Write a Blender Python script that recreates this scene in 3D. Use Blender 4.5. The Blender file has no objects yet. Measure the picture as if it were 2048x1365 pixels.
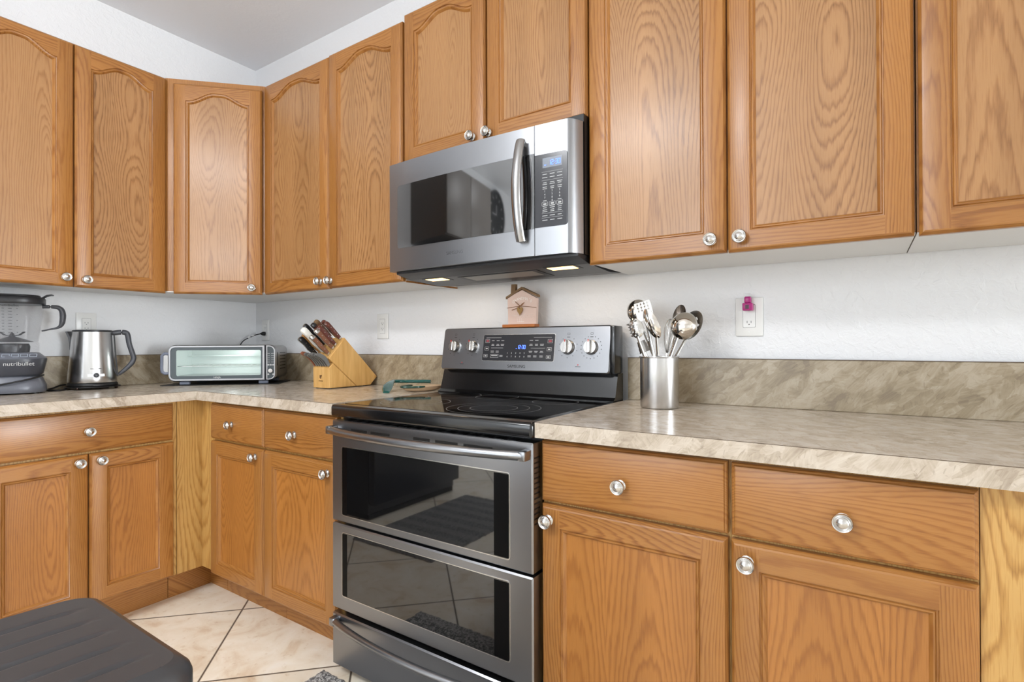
import bpy, bmesh, math, random
from mathutils import Vector, Matrix

S = bpy.context.scene
col = S.collection
random.seed(11)
F = 0.045            # finished tile floor height

# ------------------------------------------------------------------ camera
cd = bpy.data.cameras.new('camera')
cam = bpy.data.objects.new('camera', cd); col.objects.link(cam)
fw = Vector((-0.55254354, 0.83347096, 0.00466874)).normalized()
rt = Vector((0.8334665, 0.55255958, -0.00339113)).normalized()
up = rt.cross(fw)
cam.matrix_world = Matrix(((rt.x, up.x, -fw.x, 2.941), (rt.y, up.y, -fw.y, -1.7414), (rt.z, up.z, -fw.z, 1.1061), (0, 0, 0, 1)))
cd.sensor_width = 36.0
cd.lens = 1058.0 / 2048 * 36
cd.clip_start = 0.02
S.camera = cam

# ------------------------------------------------------------------ world, lights, exposure
W = bpy.data.worlds.new('world'); S.world = W; W.use_nodes = True
W.node_tree.nodes['Background'].inputs[0].default_value = (0.9, 0.95, 1, 1)
W.node_tree.nodes['Background'].inputs[1].default_value = 0.6
S.view_settings.view_transform = 'Standard'
S.view_settings.look = 'None'
S.view_settings.gamma = 1
S.view_settings.exposure = 0.0
S.view_settings.use_curve_mapping = False

def area(name, loc, aim, sx, sy, power, color=(1, 1, 1)):
    l = bpy.data.lights.new(name, 'AREA'); l.shape = 'RECTANGLE'; l.size = sx; l.size_y = sy
    l.energy = power; l.color = color
    o = bpy.data.objects.new(name, l); col.objects.link(o); o.location = loc
    o.rotation_euler = (Vector(aim) - Vector(loc)).to_track_quat('-Z', 'Y').to_euler()
    return o
area('kitchen_ceiling_lamp', (1.6, -2.7, 2.66), (1.6, -2.7, 0), 0.7, 0.45, 44, (.95, .97, 1))
area('window_daylight', (1.3, -6.1, 1.5), (1.3, 0, 1.2), 2.4, 1.5, 58, (.86, .93, 1))
area('patio_door_daylight', (11.9, -1.0, 1.3), (0, -1.0, 1.2), 1.7, 2.2, 390, (.90, .955, 1))
ul = area('added_ceiling_bounce', (1.9, -3.1, 1.9), (1.7, -2.6, 3.0), 0.5, 0.5, 36, (.90, .95, 1))  # added fill aimed up to bounce off the ceiling; no lamp stands here

# ------------------------------------------------------------------ helpers
def rootmat(o):
    while o.parent: o = o.parent
    return o.matrix_basis.copy()

class MB:
    """collects geometry; build() links it as one mesh object"""
    def __init__(s, M=None):
        s.v = []; s.f = []; s.m = []; s.M = M or Matrix.Identity(4)
    def add(s, vs, fs, m=0):
        b = len(s.v)
        s.v += [s.M @ Vector(p) for p in vs]
        s.f += [tuple(b + i for i in f) for f in fs]
        s.m += [m] * len(fs) if isinstance(m, int) else list(m)
        return s
    def box(s, x0, x1, y0, y1, z0, z1, m=0):
        vs = [(x0,y0,z0),(x1,y0,z0),(x1,y1,z0),(x0,y1,z0),(x0,y0,z1),(x1,y0,z1),(x1,y1,z1),(x0,y1,z1)]
        return s.add(vs, [(0,3,2,1),(4,5,6,7),(0,1,5,4),(1,2,6,5),(2,3,7,6),(3,0,4,7)], m)
    def rbox(s, x0, x1, y0, y1, z0, z1, r=.003, seg=2, m=0, X=None):
        bm = bmesh.new()
        bmesh.ops.create_cube(bm, size=1)
        for v in bm.verts:
            v.co = Vector((x0 if v.co.x < 0 else x1, y0 if v.co.y < 0 else y1, z0 if v.co.z < 0 else z1))
        bmesh.ops.bevel(bm, geom=list(bm.edges), offset=r, segments=seg, profile=.5, affect='EDGES')
        return s.bm(bm, m, X)
    def bm(s, bm, m=0, X=None):
        bm.verts.index_update()
        vs = [(X @ v.co if X else v.co.copy()) for v in bm.verts]
        s.add(vs, [tuple(v.index for v in f.verts) for f in bm.faces], m)
        bm.free(); return s
    def loft(s, loops, cap0=False, cap1=False, m=0, mside=None, closed=True):
        n = len(loops[0]); b = []; fs = []; ms = []
        for L in loops: b += list(L)
        for k in range(len(loops) - 1):
            for i in range(n if closed else n - 1):
                j = (i + 1) % n
                fs.append((k*n+i, k*n+j, (k+1)*n+j, (k+1)*n+i)); ms.append(mside[i] if mside else m)
        if cap0: fs.append(tuple(range(n))[::-1]); ms.append(m)
        if cap1: fs.append(tuple((len(loops)-1)*n + i for i in range(n))); ms.append(m)
        return s.add(b, fs, ms)
    def prism(s, poly, fn, a, b, m=0):
        """poly of 2-D points, fn(p,q,t) -> xyz, between t=a and t=b"""
        return s.loft([[fn(p, q, a) for p, q in poly], [fn(p, q, b) for p, q in poly]], True, True, m)
    def lathe(s, prof, O=(0,0,0), ax=(0,0,1), n=32, m=0, sq=None, sx=1, sy=1, ref=None, mprof=None):
        ax = Vector(ax).normalized()
        u = Vector(ref) if ref else (Vector((1,0,0)) if abs(ax.x) < .9 else Vector((0,1,0)))
        u = (u - ax * u.dot(ax)).normalized(); w = ax.cross(u); O = Vector(O)
        L = []
        for r, h in prof:
            ring = []
            for i in range(n):
                t = 2*math.pi*i/n; c, si = math.cos(t), math.sin(t)
                k = 1
                if sq: k = 1/((abs(c)**sq + abs(si)**sq)**(1/sq))
                ring.append(O + ax*h + u*(r*c*k*sx) + w*(r*si*k*sy))
            L.append(ring)
        if mprof:
            for k in range(len(L)-1): s.loft(L[k:k+2], m=mprof[k])
            return s
        return s.loft(L, prof[0][0] > 1e-6, prof[-1][0] > 1e-6, m)
    def tube(s, path, r, n=8, m=0, flat=1.0, nrm=None, closed=False):
        P = [Vector(p) for p in path]; N = len(P)
        rs = r if isinstance(r, (list, tuple)) else [r]*N
        L = []; pu = Vector(nrm) if nrm else None
        for i, p in enumerate(P):
            if closed: t = P[(i+1) % N] - P[i-1]
            else: t = P[min(i+1, N-1)] - P[max(i-1, 0)]
            t.normalize()
            if pu is None:
                pu = Vector((0,0,1)) if abs(t.z) < .9 else Vector((1,0,0))
            u = (pu - t*pu.dot(t)).normalized(); w = t.cross(u)
            if not nrm: pu = u
            L.append([p + u*(rs[i]*flat*math.cos(2*math.pi*k/n)) + w*(rs[i]*math.sin(2*math.pi*k/n)) for k in range(n)])
        if closed: return s.loft(L + [L[0]], m=m)
        return s.loft(L, True, True, m)
    def text(s, st, size, O, ux, uz, depth=.0006, m=0, align='CENTER', sx=1.0):
        c = bpy.data.curves.new('lettering', 'FONT'); c.body = st; c.size = size; c.align_x = align; c.align_y = 'CENTER'
        c.extrude = depth; c.resolution_u = 3
        o = bpy.data.objects.new('lettering', c); col.objects.link(o)
        dg = bpy.context.evaluated_depsgraph_get()
        me = bpy.data.meshes.new_from_object(o.evaluated_get(dg))
        ux = Vector(ux).normalized(); uz = Vector(uz).normalized(); n = ux.cross(uz); O = Vector(O)
        s.add([O + ux*(v.co.x*sx) + uz*v.co.y + n*v.co.z for v in me.vertices], [tuple(p.vertices) for p in me.polygons], m)
        bpy.data.objects.remove(o); bpy.data.curves.remove(c); bpy.data.meshes.remove(me)
        return s
    def gridplate(s, O, w, a, n, Wd, H, nu, nv, keep, depth=lambda u, v: 0, th=.0012, m=0, oval=False):
        """thin curved plate with real holes; u in [-1,1] across, v in [0,1] along"""
        O = Vector(O); w = Vector(w); a = Vector(a); n = Vector(n)
        def uv(i, j):
            u, v = -1 + 2*i/nu, j/nv
            if oval:
                vv = .002 + .996*v; u *= math.sin(math.pi*vv); v = (1-math.cos(math.pi*vv))/2
            return u, v
        K = [[bool(keep(*uv(i+.5, j+.5))) for j in range(nv)] for i in range(nu)]
        vs = []; idx = {}; fs = []
        def V(i, j, k):
            if (i, j, k) not in idx:
                u, v = uv(i, j)
                idx[i, j, k] = len(vs); vs.append(O + w*(u*Wd/2) + a*(v*H) + n*(depth(u, v) + k*th))
            return idx[i, j, k]
        for i in range(nu):
            for j in range(nv):
                if not K[i][j]: continue
                fs.append((V(i,j,1), V(i+1,j,1), V(i+1,j+1,1), V(i,j+1,1)))
                fs.append((V(i,j,0), V(i,j+1,0), V(i+1,j+1,0), V(i+1,j,0)))
                for di, dj, p, q in ((-1,0,(i,j+1),(i,j)), (1,0,(i+1,j),(i+1,j+1)), (0,-1,(i,j),(i+1,j)), (0,1,(i+1,j+1),(i,j+1))):
                    a2, b2 = i+di, j+dj
                    if not (0 <= a2 < nu and 0 <= b2 < nv and K[a2][b2]):
                        fs.append((V(*p,0), V(*q,0), V(*q,1), V(*p,1)))
        return s.add(vs, fs, m)
    def build(s, name, mats, parent=None, smooth=32, origin=None, label=None):
        if not isinstance(mats, (list, tuple)): mats = [mats]
        I = rootmat(parent).inverted() if parent else Matrix.Translation(-Vector(origin or (0,0,0)))
        me = bpy.data.meshes.new(name)
        me.from_pydata([tuple(I @ p) for p in s.v], [], s.f)
        for q in mats: me.materials.append(q)
        for p, k in zip(me.polygons, s.m): p.material_index = k
        bm = bmesh.new(); bm.from_mesh(me)
        bmesh.ops.remove_doubles(bm, verts=bm.verts, dist=1e-6)
        bmesh.ops.recalc_face_normals(bm, faces=bm.faces)
        bm.to_mesh(me); bm.free()
        if smooth:
            for p in me.polygons: p.use_smooth = True
            me.set_sharp_from_angle(angle=math.radians(smooth))
        o = bpy.data.objects.new(name, me); col.objects.link(o)
        if parent: o.parent = parent
        elif origin: o.location = origin
        if label: o['label'] = label
        return o

def smooth_path(P, k=5):
    P = [Vector(p) for p in P]; out = []
    for i in range(len(P)-1):
        a, b, c, d = P[max(i-1, 0)], P[i], P[i+1], P[min(i+2, len(P)-1)]
        for j in range(k):
            t = j/k; out.append(.5*((2*b) + (c-a)*t + (2*a-5*b+4*c-d)*t*t + (3*b-a-3*c+d)*t**3))
    return out + [P[-1]]
def smooth_vals(r, k=5):
    out = []
    for i in range(len(r)-1): out += [r[i] + (r[i+1]-r[i])*j/k for j in range(k)]
    return out + [r[-1]]
def tag(o, label, cat, group=None):
    o['label'] = label; o['category'] = cat
    if group: o['group'] = group
    return o
def thing(name, label, cat, loc, rz=0, group=None):
    o = bpy.data.objects.new(name, None); col.objects.link(o)
    o.empty_display_size = .05
    o.location = loc; o.rotation_euler = (0, 0, rz)
    return tag(o, label, cat, group)
def struct(o):
    o['kind'] = 'structure'; return o
def place(name, mesh, parent, loc, rot=None):
    """a further copy of a part that shares its mesh"""
    o = bpy.data.objects.new(name, mesh); col.objects.link(o); o.parent = parent
    o.location = rootmat(parent).inverted() @ Vector(loc)
    if rot: o.rotation_euler = rot
    return o

# ------------------------------------------------------------------ materials
def lin(r, g, b):
    f = lambda c: (c/255/12.92) if c/255 <= .04045 else ((c/255+.055)/1.055)**2.4
    return (f(r), f(g), f(b), 1)
def newmat(name):
    m = bpy.data.materials.new(name); m.use_nodes = True
    nt = m.node_tree; b = nt.nodes['Principled BSDF']
    return m, nt, b
def plain(name, c, rough=.5, metal=0, spec=.5, coat=0, emit=None, es=0, ior=None):
    m, nt, b = newmat(name)
    b.inputs['Base Color'].default_value = lin(*c); b.inputs['Roughness'].default_value = rough
    b.inputs['Metallic'].default_value = metal; b.inputs['Specular IOR Level'].default_value = spec
    b.inputs['Coat Weight'].default_value = coat
    if ior: b.inputs['IOR'].default_value = ior
    if emit: b.inputs['Emission Color'].default_value = lin(*emit); b.inputs['Emission Strength'].default_value = es
    return m
class NG:
    def __init__(s, nt): s.nt = nt
    def n(s, t, **kw):
        q = s.nt.nodes.new(t)
        for k, v in kw.items():
            if hasattr(q, k): setattr(q, k, v)
        return q
    def ln(s, a, b): s.nt.links.new(a, b)
    def val(s, x, sock):
        if isinstance(x, (int, float)): sock.default_value = x
        elif isinstance(x, tuple): sock.default_value = x
        else: s.ln(x, sock)
    def math(s, op, a, b=0.0, c=None):
        q = s.n('ShaderNodeMath', operation=op); s.val(a, q.inputs[0]); s.val(b, q.inputs[1])
        if c is not None: s.val(c, q.inputs[2])
        return q.outputs[0]
    def comb(s, x, y, z):
        q = s.n('ShaderNodeCombineXYZ')
        for i, k in enumerate((x, y, z)): s.val(k, q.inputs[i])
        return q.outputs[0]
    def noise(s, vec, scale=1, detail=2, rough=.5, dist=0.0):
        q = s.n('ShaderNodeTexNoise'); s.ln(vec, q.inputs['Vector'])
        q.inputs['Scale'].default_value = scale; q.inputs['Detail'].default_value = detail
        q.inputs['Roughness'].default_value = rough; q.inputs['Distortion'].default_value = dist
        return q.outputs[0]
    def ramp(s, fac, stops):
        q = s.n('ShaderNodeValToRGB'); s.ln(fac, q.inputs[0]); e = q.color_ramp.elements
        while len(e) < len(stops): e.new(.5)
        for k, (p, c) in zip(e, stops): k.position = p; k.color = c
        return q.outputs[0]
    def mix(s, f, a, b, mode='MIX'):
        q = s.n('ShaderNodeMix', data_type='RGBA', blend_type=mode)
        s.val(f, q.inputs[0]); s.val(a, q.inputs[6]); s.val(b, q.inputs[7]); return q.outputs[2]
    def bump(s, h, strength, dist, bsdf):
        q = s.n('ShaderNodeBump'); q.inputs['Strength'].default_value = strength; q.inputs['Distance'].default_value = dist
        s.ln(h, q.inputs['Height']); s.ln(q.outputs[0], bsdf.inputs['Normal'])

def oak(name, vertical, light, mid, dark, figure=1.0, freq=95.0):
    m, nt, b = newmat(name); g = NG(nt)
    tc = g.n('ShaderNodeTexCoord'); sp = g.n('ShaderNodeSeparateXYZ'); g.ln(tc.outputs['Object'], sp.inputs[0])
    rnd = g.n('ShaderNodeObjectInfo').outputs['Random']
    x, y, z = sp.outputs
    xy = g.math('ADD', x, g.math('MULTIPLY', y, .83))
    A, B = (z, xy) if vertical else (x, g.math('ADD', z, g.math('MULTIPLY', y, .83)))
    A = g.math('ADD', A, g.math('MULTIPLY', rnd, 37.0)); B0 = B
    B = g.math('ADD', B, g.math('MULTIPLY', rnd, 3.37))
    lowv = g.comb(g.math('MULTIPLY', B, 3.0), g.math('MULTIPLY', A, .55), 3.1)
    warp = g.noise(lowv, 1.6, 2)
    pp = g.math('PINGPONG', g.math('ADD', B, g.math('MULTIPLY', warp, .16)), .088)
    dvec = g.comb(g.math('MULTIPLY', B, .35), g.math('MULTIPLY', A, .62), 9.7)
    d = g.math('MULTIPLY', g.math('SUBTRACT', g.noise(dvec, 1.3, 2, .4), .32), .42 * figure)
    r = g.math('SQRT', g.math('ADD', g.math('MULTIPLY', pp, pp), g.math('MULTIPLY', d, d)))
    jag = g.noise(g.comb(g.math('MULTIPLY', B, 150), g.math('MULTIPLY', A, 13), 0.0), 1, 2)
    ring = g.math('ADD', g.math('MULTIPLY', r, freq), g.math('MULTIPLY', jag, .85))
    ring = g.math('ADD', ring, g.math('MULTIPLY', g.noise(g.comb(g.math('MULTIPLY', B, 12), g.math('MULTIPLY', A, 1.6), 2.2), 1, 2), 1.3))
    fr = g.math('FRACT', ring)
    line = g.ramp(fr, [(0, (0.45,)*3+(1,)), (.12, (.05,)*3+(1,)), (.55, (.12,)*3+(1,)), (.88, (.8,)*3+(1,)), (1, (.5,)*3+(1,))])
    pores = g.noise(g.comb(g.math('MULTIPLY', B, 620), g.math('MULTIPLY', A, 16), 1.0), 1, 2, .6)
    pm = g.ramp(pores, [(.52, (0,0,0,1)), (.70, (1,1,1,1))])
    fac = g.math('ADD', g.math('MULTIPLY', line, .9), g.math('MULTIPLY', pm, .34))
    fade = g.ramp(g.noise(lowv, 1.1, 2), [(.3, (.55,)*3+(1,)), (.7, (1,)*3+(1,))])
    fac = g.math('MULTIPLY', fac, fade)
    c = g.ramp(fac, [(0, lin(*light)), (.38, lin(*mid)), (1, lin(*dark))])
    tone = g.ramp(g.noise(g.comb(g.math('MULTIPLY', B, 9), g.math('MULTIPLY', A, .8), 5.0), 1, 2), [(.3, (.86, .84, .80, 1)), (.7, (1.06, 1.06, 1.06, 1))])
    c = g.mix(1.0, c, tone, 'MULTIPLY')
    g.ln(c, b.inputs['Base Color'])
    b.inputs['Roughness'].default_value = .36; b.inputs['Specular IOR Level'].default_value = .45
    b.inputs['Coat Weight'].default_value = .25; b.inputs['Coat Roughness'].default_value = .22
    g.bump(fac, .12, .0006, b)
    return m
OL, OM, OD = (170, 117, 59), (154, 100, 45), (118, 70, 29)
OAK_V = oak('oak stile', True, OL, OM, OD, .3, 190)
OAK_H = oak('oak rail', False, OL, OM, OD, .6, 160)
OAK_P = oak('oak panel', True, (178, 119, 56), (162, 104, 45), (130, 79, 33), 1.0, 140)
OAK_PU = oak('oak panel with painted sheen', True, (174, 130, 84), (158, 112, 68), (106, 70, 38), 1.0, 150)  # same oak as the base panels, paled to paint in the uppers' sheen
OAK_PALE = oak('pale oak', True, (206, 164, 98), (188, 142, 76), (140, 96, 46), .7, 160)

def laminate(name, a, bb, c, d, rough):
    m, nt, b = newmat(name); g = NG(nt)
    tc = g.n('ShaderNodeTexCoord').outputs['Object']
    sp = g.n('ShaderNodeSeparateXYZ'); g.ln(tc, sp.inputs[0])
    P = g.math('ADD', g.math('SUBTRACT', sp.outputs[0], g.math('MULTIPLY', sp.outputs[2], .6)), g.math('MULTIPLY', sp.outputs[1], .3)); Q = g.math('ADD', sp.outputs[1], g.math('MULTIPLY', sp.outputs[2], .8))
    flat = g.comb(P, Q, 0.0)
    wob = g.n('ShaderNodeTexNoise'); wob.inputs['Scale'].default_value = 38; wob.inputs['Detail'].default_value = 3; g.ln(flat, wob.inputs['Vector'])
    wv = g.n('ShaderNodeVectorMath', operation='MULTIPLY_ADD'); g.ln(wob.outputs['Color'], wv.inputs[0]); wv.inputs[1].default_value = (.03, .03, 0); g.ln(flat, wv.inputs[2])
    def strokes(scale, seed):
        vo = g.n('ShaderNodeTexVoronoi', voronoi_dimensions='2D'); vo.inputs['Scale'].default_value = scale; g.ln(wv.outputs[0], vo.inputs['Vector'])
        cs = g.n('ShaderNodeSeparateXYZ'); g.ln(vo.outputs['Color'], cs.inputs[0])
        an = g.math('MULTIPLY', cs.outputs[1], 6.283)
        ca, sa = g.math('COSINE', an), g.math('SINE', an)
        u = g.math('ADD', g.math('MULTIPLY', P, ca), g.math('MULTIPLY', Q, sa))
        v = g.math('SUBTRACT', g.math('MULTIPLY', Q, ca), g.math('MULTIPLY', P, sa))
        st = g.noise(g.comb(g.math('MULTIPLY', u, 26), g.math('MULTIPLY', v, 210), seed), 1, 3, .6, .6)
        return cs.outputs[0], st
    c1, s1 = strokes(30, 1.0); c2, s2 = strokes(58, 7.0)
    big = g.noise(flat, 16, 3, .55, 1.2)
    tone = g.math('ADD', g.math('MULTIPLY', c1, .15), g.math('MULTIPLY', c2, .12))
    tone = g.math('ADD', tone, g.math('MULTIPLY', big, .44))
    tone = g.math('ADD', tone, g.math('MULTIPLY', g.math('SUBTRACT', s1, .5), .30))
    colr = g.ramp(tone, [(.20, lin(*d)), (.31, lin(*bb)), (.39, lin(*a)), (.52, lin(*c))])
    dk = g.ramp(s2, [(.32, (.80, .78, .76, 1)), (.40, (1, 1, 1, 1))])
    colr = g.mix(1.0, colr, dk, 'MULTIPLY')
    g.ln(colr, b.inputs['Base Color']); b.inputs['Roughness'].default_value = rough
    b.inputs['Specular IOR Level'].default_value = .5
    return m
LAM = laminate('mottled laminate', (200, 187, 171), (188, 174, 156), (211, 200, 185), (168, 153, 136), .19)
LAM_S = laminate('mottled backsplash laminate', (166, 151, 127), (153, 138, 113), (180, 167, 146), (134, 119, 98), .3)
SEAM = plain('laminate seam', (92, 74, 58), .5)

def wallmat(name, c, bump):
    m, nt, b = newmat(name); g = NG(nt)
    tc = g.n('ShaderNodeTexCoord').outputs['Object']
    b.inputs['Base Color'].default_value = lin(*c); b.inputs['Roughness'].default_value = .55
    h = g.ramp(g.noise(tc, 42, 4, .6, .6), [(.42, (0,)*3+(1,)), (.62, (1,)*3+(1,))])
    g.bump(h, bump, .0022, b)
    return m
WALL = wallmat('textured white wall paint', (238, 239, 241), .38)
CEIL = wallmat('ceiling paint', (242, 244, 248), .12)

def floormat():
    m, nt, b = newmat('diagonal beige floor tile'); g = NG(nt)
    tc = g.n('ShaderNodeTexCoord').outputs['Object']
    sp = g.n('ShaderNodeSeparateXYZ'); g.ln(tc, sp.inputs[0]); x, y, _ = sp.outputs
    u = g.math('DIVIDE', g.math('SUBTRACT', g.math('ADD', x, y), .296), .66)
    v = g.math('DIVIDE', g.math('SUBTRACT', g.math('SUBTRACT', x, y), 1.4375), .66)
    du = g.math('PINGPONG', u, .5); dv = g.math('PINGPONG', v, .5)
    dd = g.math('MINIMUM', du, dv)
    gr = g.ramp(dd, [(.006, (1,)*3+(1,)), (.0085, (0,)*3+(1,))])
    wn = g.n('ShaderNodeTexWhiteNoise', noise_dimensions='2D')
    g.ln(g.comb(g.math('FLOOR', u), g.math('FLOOR', v), 0.0), wn.inputs['Vector'])
    n1 = g.noise(tc, 7, 5, .62, .8)
    c = g.ramp(n1, [(.30, lin(222, 200, 172)), (.45, lin(240, 228, 208)), (.60, lin(246, 237, 221)), (.75, lin(248, 242, 231))])
    sp2 = g.ramp(g.noise(tc, 38, 4, .6), [(.60, (1,)*3+(1,)), (.74, (.82, .75, .67, 1))])
    c = g.mix(1.0, c, sp2, 'MULTIPLY')
    tv = g.ramp(wn.outputs[0], [(0, (.93, .92, .90, 1)), (1, (1.03, 1.03, 1.03, 1))])
    c = g.mix(1.0, c, tv, 'MULTIPLY')
    c = g.mix(gr, c, lin(96, 84, 72))
    g.ln(c, b.inputs['Base Color']); b.inputs['Roughness'].default_value = .38
    g.bump(g.math('SUBTRACT', 1.0, gr), .4, .002, b)
    return m
TILE = floormat()

def steel(name, c, rough, along='x', streak=.025):
    m, nt, b = newmat(name); g = NG(nt)
    tc = g.n('ShaderNodeTexCoord').outputs['Object']
    mp = g.n('ShaderNodeMapping'); g.ln(tc, mp.inputs[0])
    mp.inputs['Scale'].default_value = {'x': (1.5, 350, 350), 'z': (350, 350, 1.5)}[along]
    nz = g.noise(mp.outputs[0], 1, 2)
    rr = g.math('ADD', g.math('MULTIPLY', nz, streak*2), rough - streak)
    g.ln(rr, b.inputs['Roughness'])
    b.inputs['Base Color'].default_value = lin(*c); b.inputs['Metallic'].default_value = 1
    return m
STEEL = steel('brushed stainless steel', (152, 153, 156), .29)
STEELZ = steel('brushed stainless vertical', (200, 199, 198), .24, 'z')
STEELV = steel('brushed stainless handle', (164, 163, 163), .24, 'z')
STEEL_B = steel('bright stainless', (205, 203, 200), .16)
NICKEL = plain('satin nickel', (205, 203, 200), .24, 1)
CHROME = plain('polished steel', (214, 208, 200), .1, 1)
BLACKG = plain('black ceramic glass', (9, 9, 10), .05, 0, .5, ior=1.75)
OVENG = plain('dark oven glass', (12, 12, 13), .03, 0, .5, ior=1.9)
MWG = plain('mirrored microwave glass', (14, 14, 15), .04, 0, .5, ior=2.6)
BLACKE = plain('black enamel', (16, 16, 17), .16, 0, .5, ior=1.6)
BLACK = plain('matt black plastic', (17, 17, 18), .45)
BLACKR = plain('black rubber cord', (22, 22, 24), .5)
PANELG = plain('dark grey control glass', (48, 48, 52), .18)
GREY = plain('charcoal grey plastic', (74, 76, 82), .36)
DGREY = plain('dark plastic', (44, 45, 49), .35)
WHITEP = plain('white plastic', (238, 238, 236), .3)
PRINT = plain('white print', (190, 190, 190), .5)
PRINTD = plain('dark print', (40, 40, 42), .5)
PRINTR = plain('red print', (190, 40, 38), .5)
WHITEM = plain('white melamine', (232, 231, 228), .38)
LEDBLUE = plain('blue clock digits', (60, 90, 255), .5, emit=(70, 105, 255), es=4.5)
LCD = plain('lcd window', (104, 112, 124), .25)

# ------------------------------------------------------------------ room shell
XR, YF, ZC = 12.0, -6.2, 2.70
struct(MB().box(-.02, XR+.1, YF-.1, .02, F-.06, F).build('floor', TILE))
struct(MB().box(-.1, XR+.1, YF-.1, .1, ZC, ZC+.08).build('ceiling', CEIL))
struct(MB().box(-.1, XR+.1, 0, .1, F, ZC).build('wall_back', WALL))
struct(MB().box(-.1, 0, YF-.1, 0, F, ZC).build('wall_left', WALL))
fwl = MB()
for a in ((0, .05, F, ZC), (2.55, XR, F, ZC), (.05, 2.55, F, .70), (.05, 2.55, 2.3, ZC)):
    fwl.box(a[0], a[1], YF-.1, YF, a[2], a[3])
struct(fwl.build('wall_front', WALL))
rwl = MB()
for a in ((YF, -2.5, F, ZC), (-.2, 0, F, ZC), (-2.5, -.2, 2.4, ZC)):
    rwl.box(XR, XR+.1, a[0], a[1], a[2], a[3])
struct(rwl.build('wall_right', WALL))
w = MB()
for a in ((.05, .11, .70, 2.3), (2.49, 2.55, .70, 2.3), (.11, 2.49, .70, .76), (.11, 2.49, 2.24, 2.3), (1.27, 1.33, .76, 2.24)):
    w.box(a[0], a[1], YF-.07, YF-.02, a[2], a[3])
struct(w.build('window_1', WHITEP))

# ------------------------------------------------------------------ knobs
KP = [(.0001,0),(.0125,0),(.0128,.002),(.0085,.004),(.0062,.008),(.007,.013),(.0125,.016),(.0165,.0185),(.0172,.0212),(.0160,.0238),
      (.0146,.0232),(.0136,.0222),(.0126,.0232),(.0117,.0242),(.0106,.0232),(.0096,.0246),(.006,.0272),(.0001,.0286)]
_k = MB().lathe(KP, (0,0,0), (0,-1,0), 28)
_ko = _k.build('knob', NICKEL, smooth=50); KNOB = _ko.data; bpy.data.objects.remove(_ko)

def knob(parent, M, x, y, z):
    return place('knob', KNOB, parent, M @ Vector((x, y, z)))

# ------------------------------------------------------------------ doors and drawers (frame: x along wall, y depth, z up)
def contour_offset(P, d):
    n = len(P); out = []
    for i in range(n):
        a, b, c = P[i-1], P[i], P[(i+1) % n]
        e1 = Vector((b[0]-a[0], b[1]-a[1])).normalized(); e2 = Vector((c[0]-b[0], c[1]-b[1])).normalized()
        n1 = Vector((-e1.y, e1.x)); n2 = Vector((-e2.y, e2.x))
        q = (n1+n2); q = q / max(.2, q.dot(n1))
        out.append((b[0]+q.x*d, b[1]+q.y*d))
    return out

def make_door(root, M, x0, x1, z0, z1, yb, arch, panelmat, kx, kz, sw=.052, th=.022):
    yf = yb - th
    d = MB(M)
    rect = lambda i, y: [(x0+i, y, z0+i), (x1-i, y, z0+i), (x1-i, y, z1-i), (x0+i, y, z1-i)]
    d.loft([rect(0, yb), rect(0, yf+.009), rect(.002, yf+.006), rect(.004, yf+.0045), rect(.0055, yf+.0015), rect(.009, yf)], True, False, mside=[1, 0, 1, 0])
    c = .009
    xa, xb = x0+sw, x1-sw; za = z0+.050
    N = 40 if arch else 1
    def top(x):
        if not arch: return z1-.052
        t = (x-xa)/(xb-xa); q = 1-abs(2*t-1); q = min(1, max(0, (q-.06)/.82)); q = q*q*(3-2*q)
        return z1-.078 + .042*q
    xs = [xa + (xb-xa)*k/N for k in range(N+1)]
    quad = lambda a, b, e, f, m: d.add([(a, yf, e), (b, yf, e), (b, yf, f), (a, yf, f)], [(0,1,2,3)], m)
    quad(x0+c, xa, z0+c, z1-c, 0); quad(xb, x1-c, z0+c, z1-c, 0); quad(xa, xb, z0+c, za, 1)
    for k in range(N):
        a, b = xs[k], xs[k+1]
        d.add([(a, yf, top(a)), (b, yf, top(b)), (b, yf, z1-c), (a, yf, z1-c)], [(0,1,2,3)], 1)
    P = [(xa, za), (xb, za)] + [(x, top(x)) for x in reversed(xs)]
    prof = [(0,0),(.0012,.0042),(.0035,.005),(.0055,.0028),(.008,.0032),(.0115,.0075),(.0135,.0115)]
    rings = [contour_offset(P, o) for o, _ in prof]
    loops = [[(p[0], yf+dy, p[1]) for p in rg] for rg, (_, dy) in zip(rings, prof)]
    ms = [1, 0] + [1]*N + [0]
    d.loft(loops, mside=ms)
    do = d.build('door', [OAK_V, OAK_H], root, smooth=28)
    pm = MB(M); R = rings[-1]; yp = yf+.0113
    zb = R[0][1]-.001; tops = R[2:][::-1]
    for k in range(len(tops)-1):
        a, b = tops[k], tops[k+1]
        ax = a[0]-(.001 if k == 0 else 0); bx = b[0]+(.001 if k == len(tops)-2 else 0)
        pm.add([(ax, yp, zb), (bx, yp, zb), (bx, yp, b[1]+.001), (ax, yp, a[1]+.001)], [(0,1,2,3)], 0)
    pm.build('panel', panelmat, do, smooth=0)
    if kx is not None: knob(do, M, kx, yf, kz)
    return do

def make_drawer(root, M, x0, x1, z0, z1, yb, kx, kz, th=.022):
    yf = yb - th; d = MB(M)
    rect = lambda i, y: [(x0+i, y, z0+i), (x1-i, y, z0+i), (x1-i, y, z1-i), (x0+i, y, z1-i)]
    d.loft([rect(0, yb), rect(0, yf+.009), rect(.002, yf+.006), rect(.005, yf+.0045), rect(.0065, yf+.0015), rect(.010, yf)], True, True, 0)
    o = d.build('drawer', [OAK_H], root, smooth=28)
    knob(o, M, kx, yf, kz)
    return o

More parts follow.
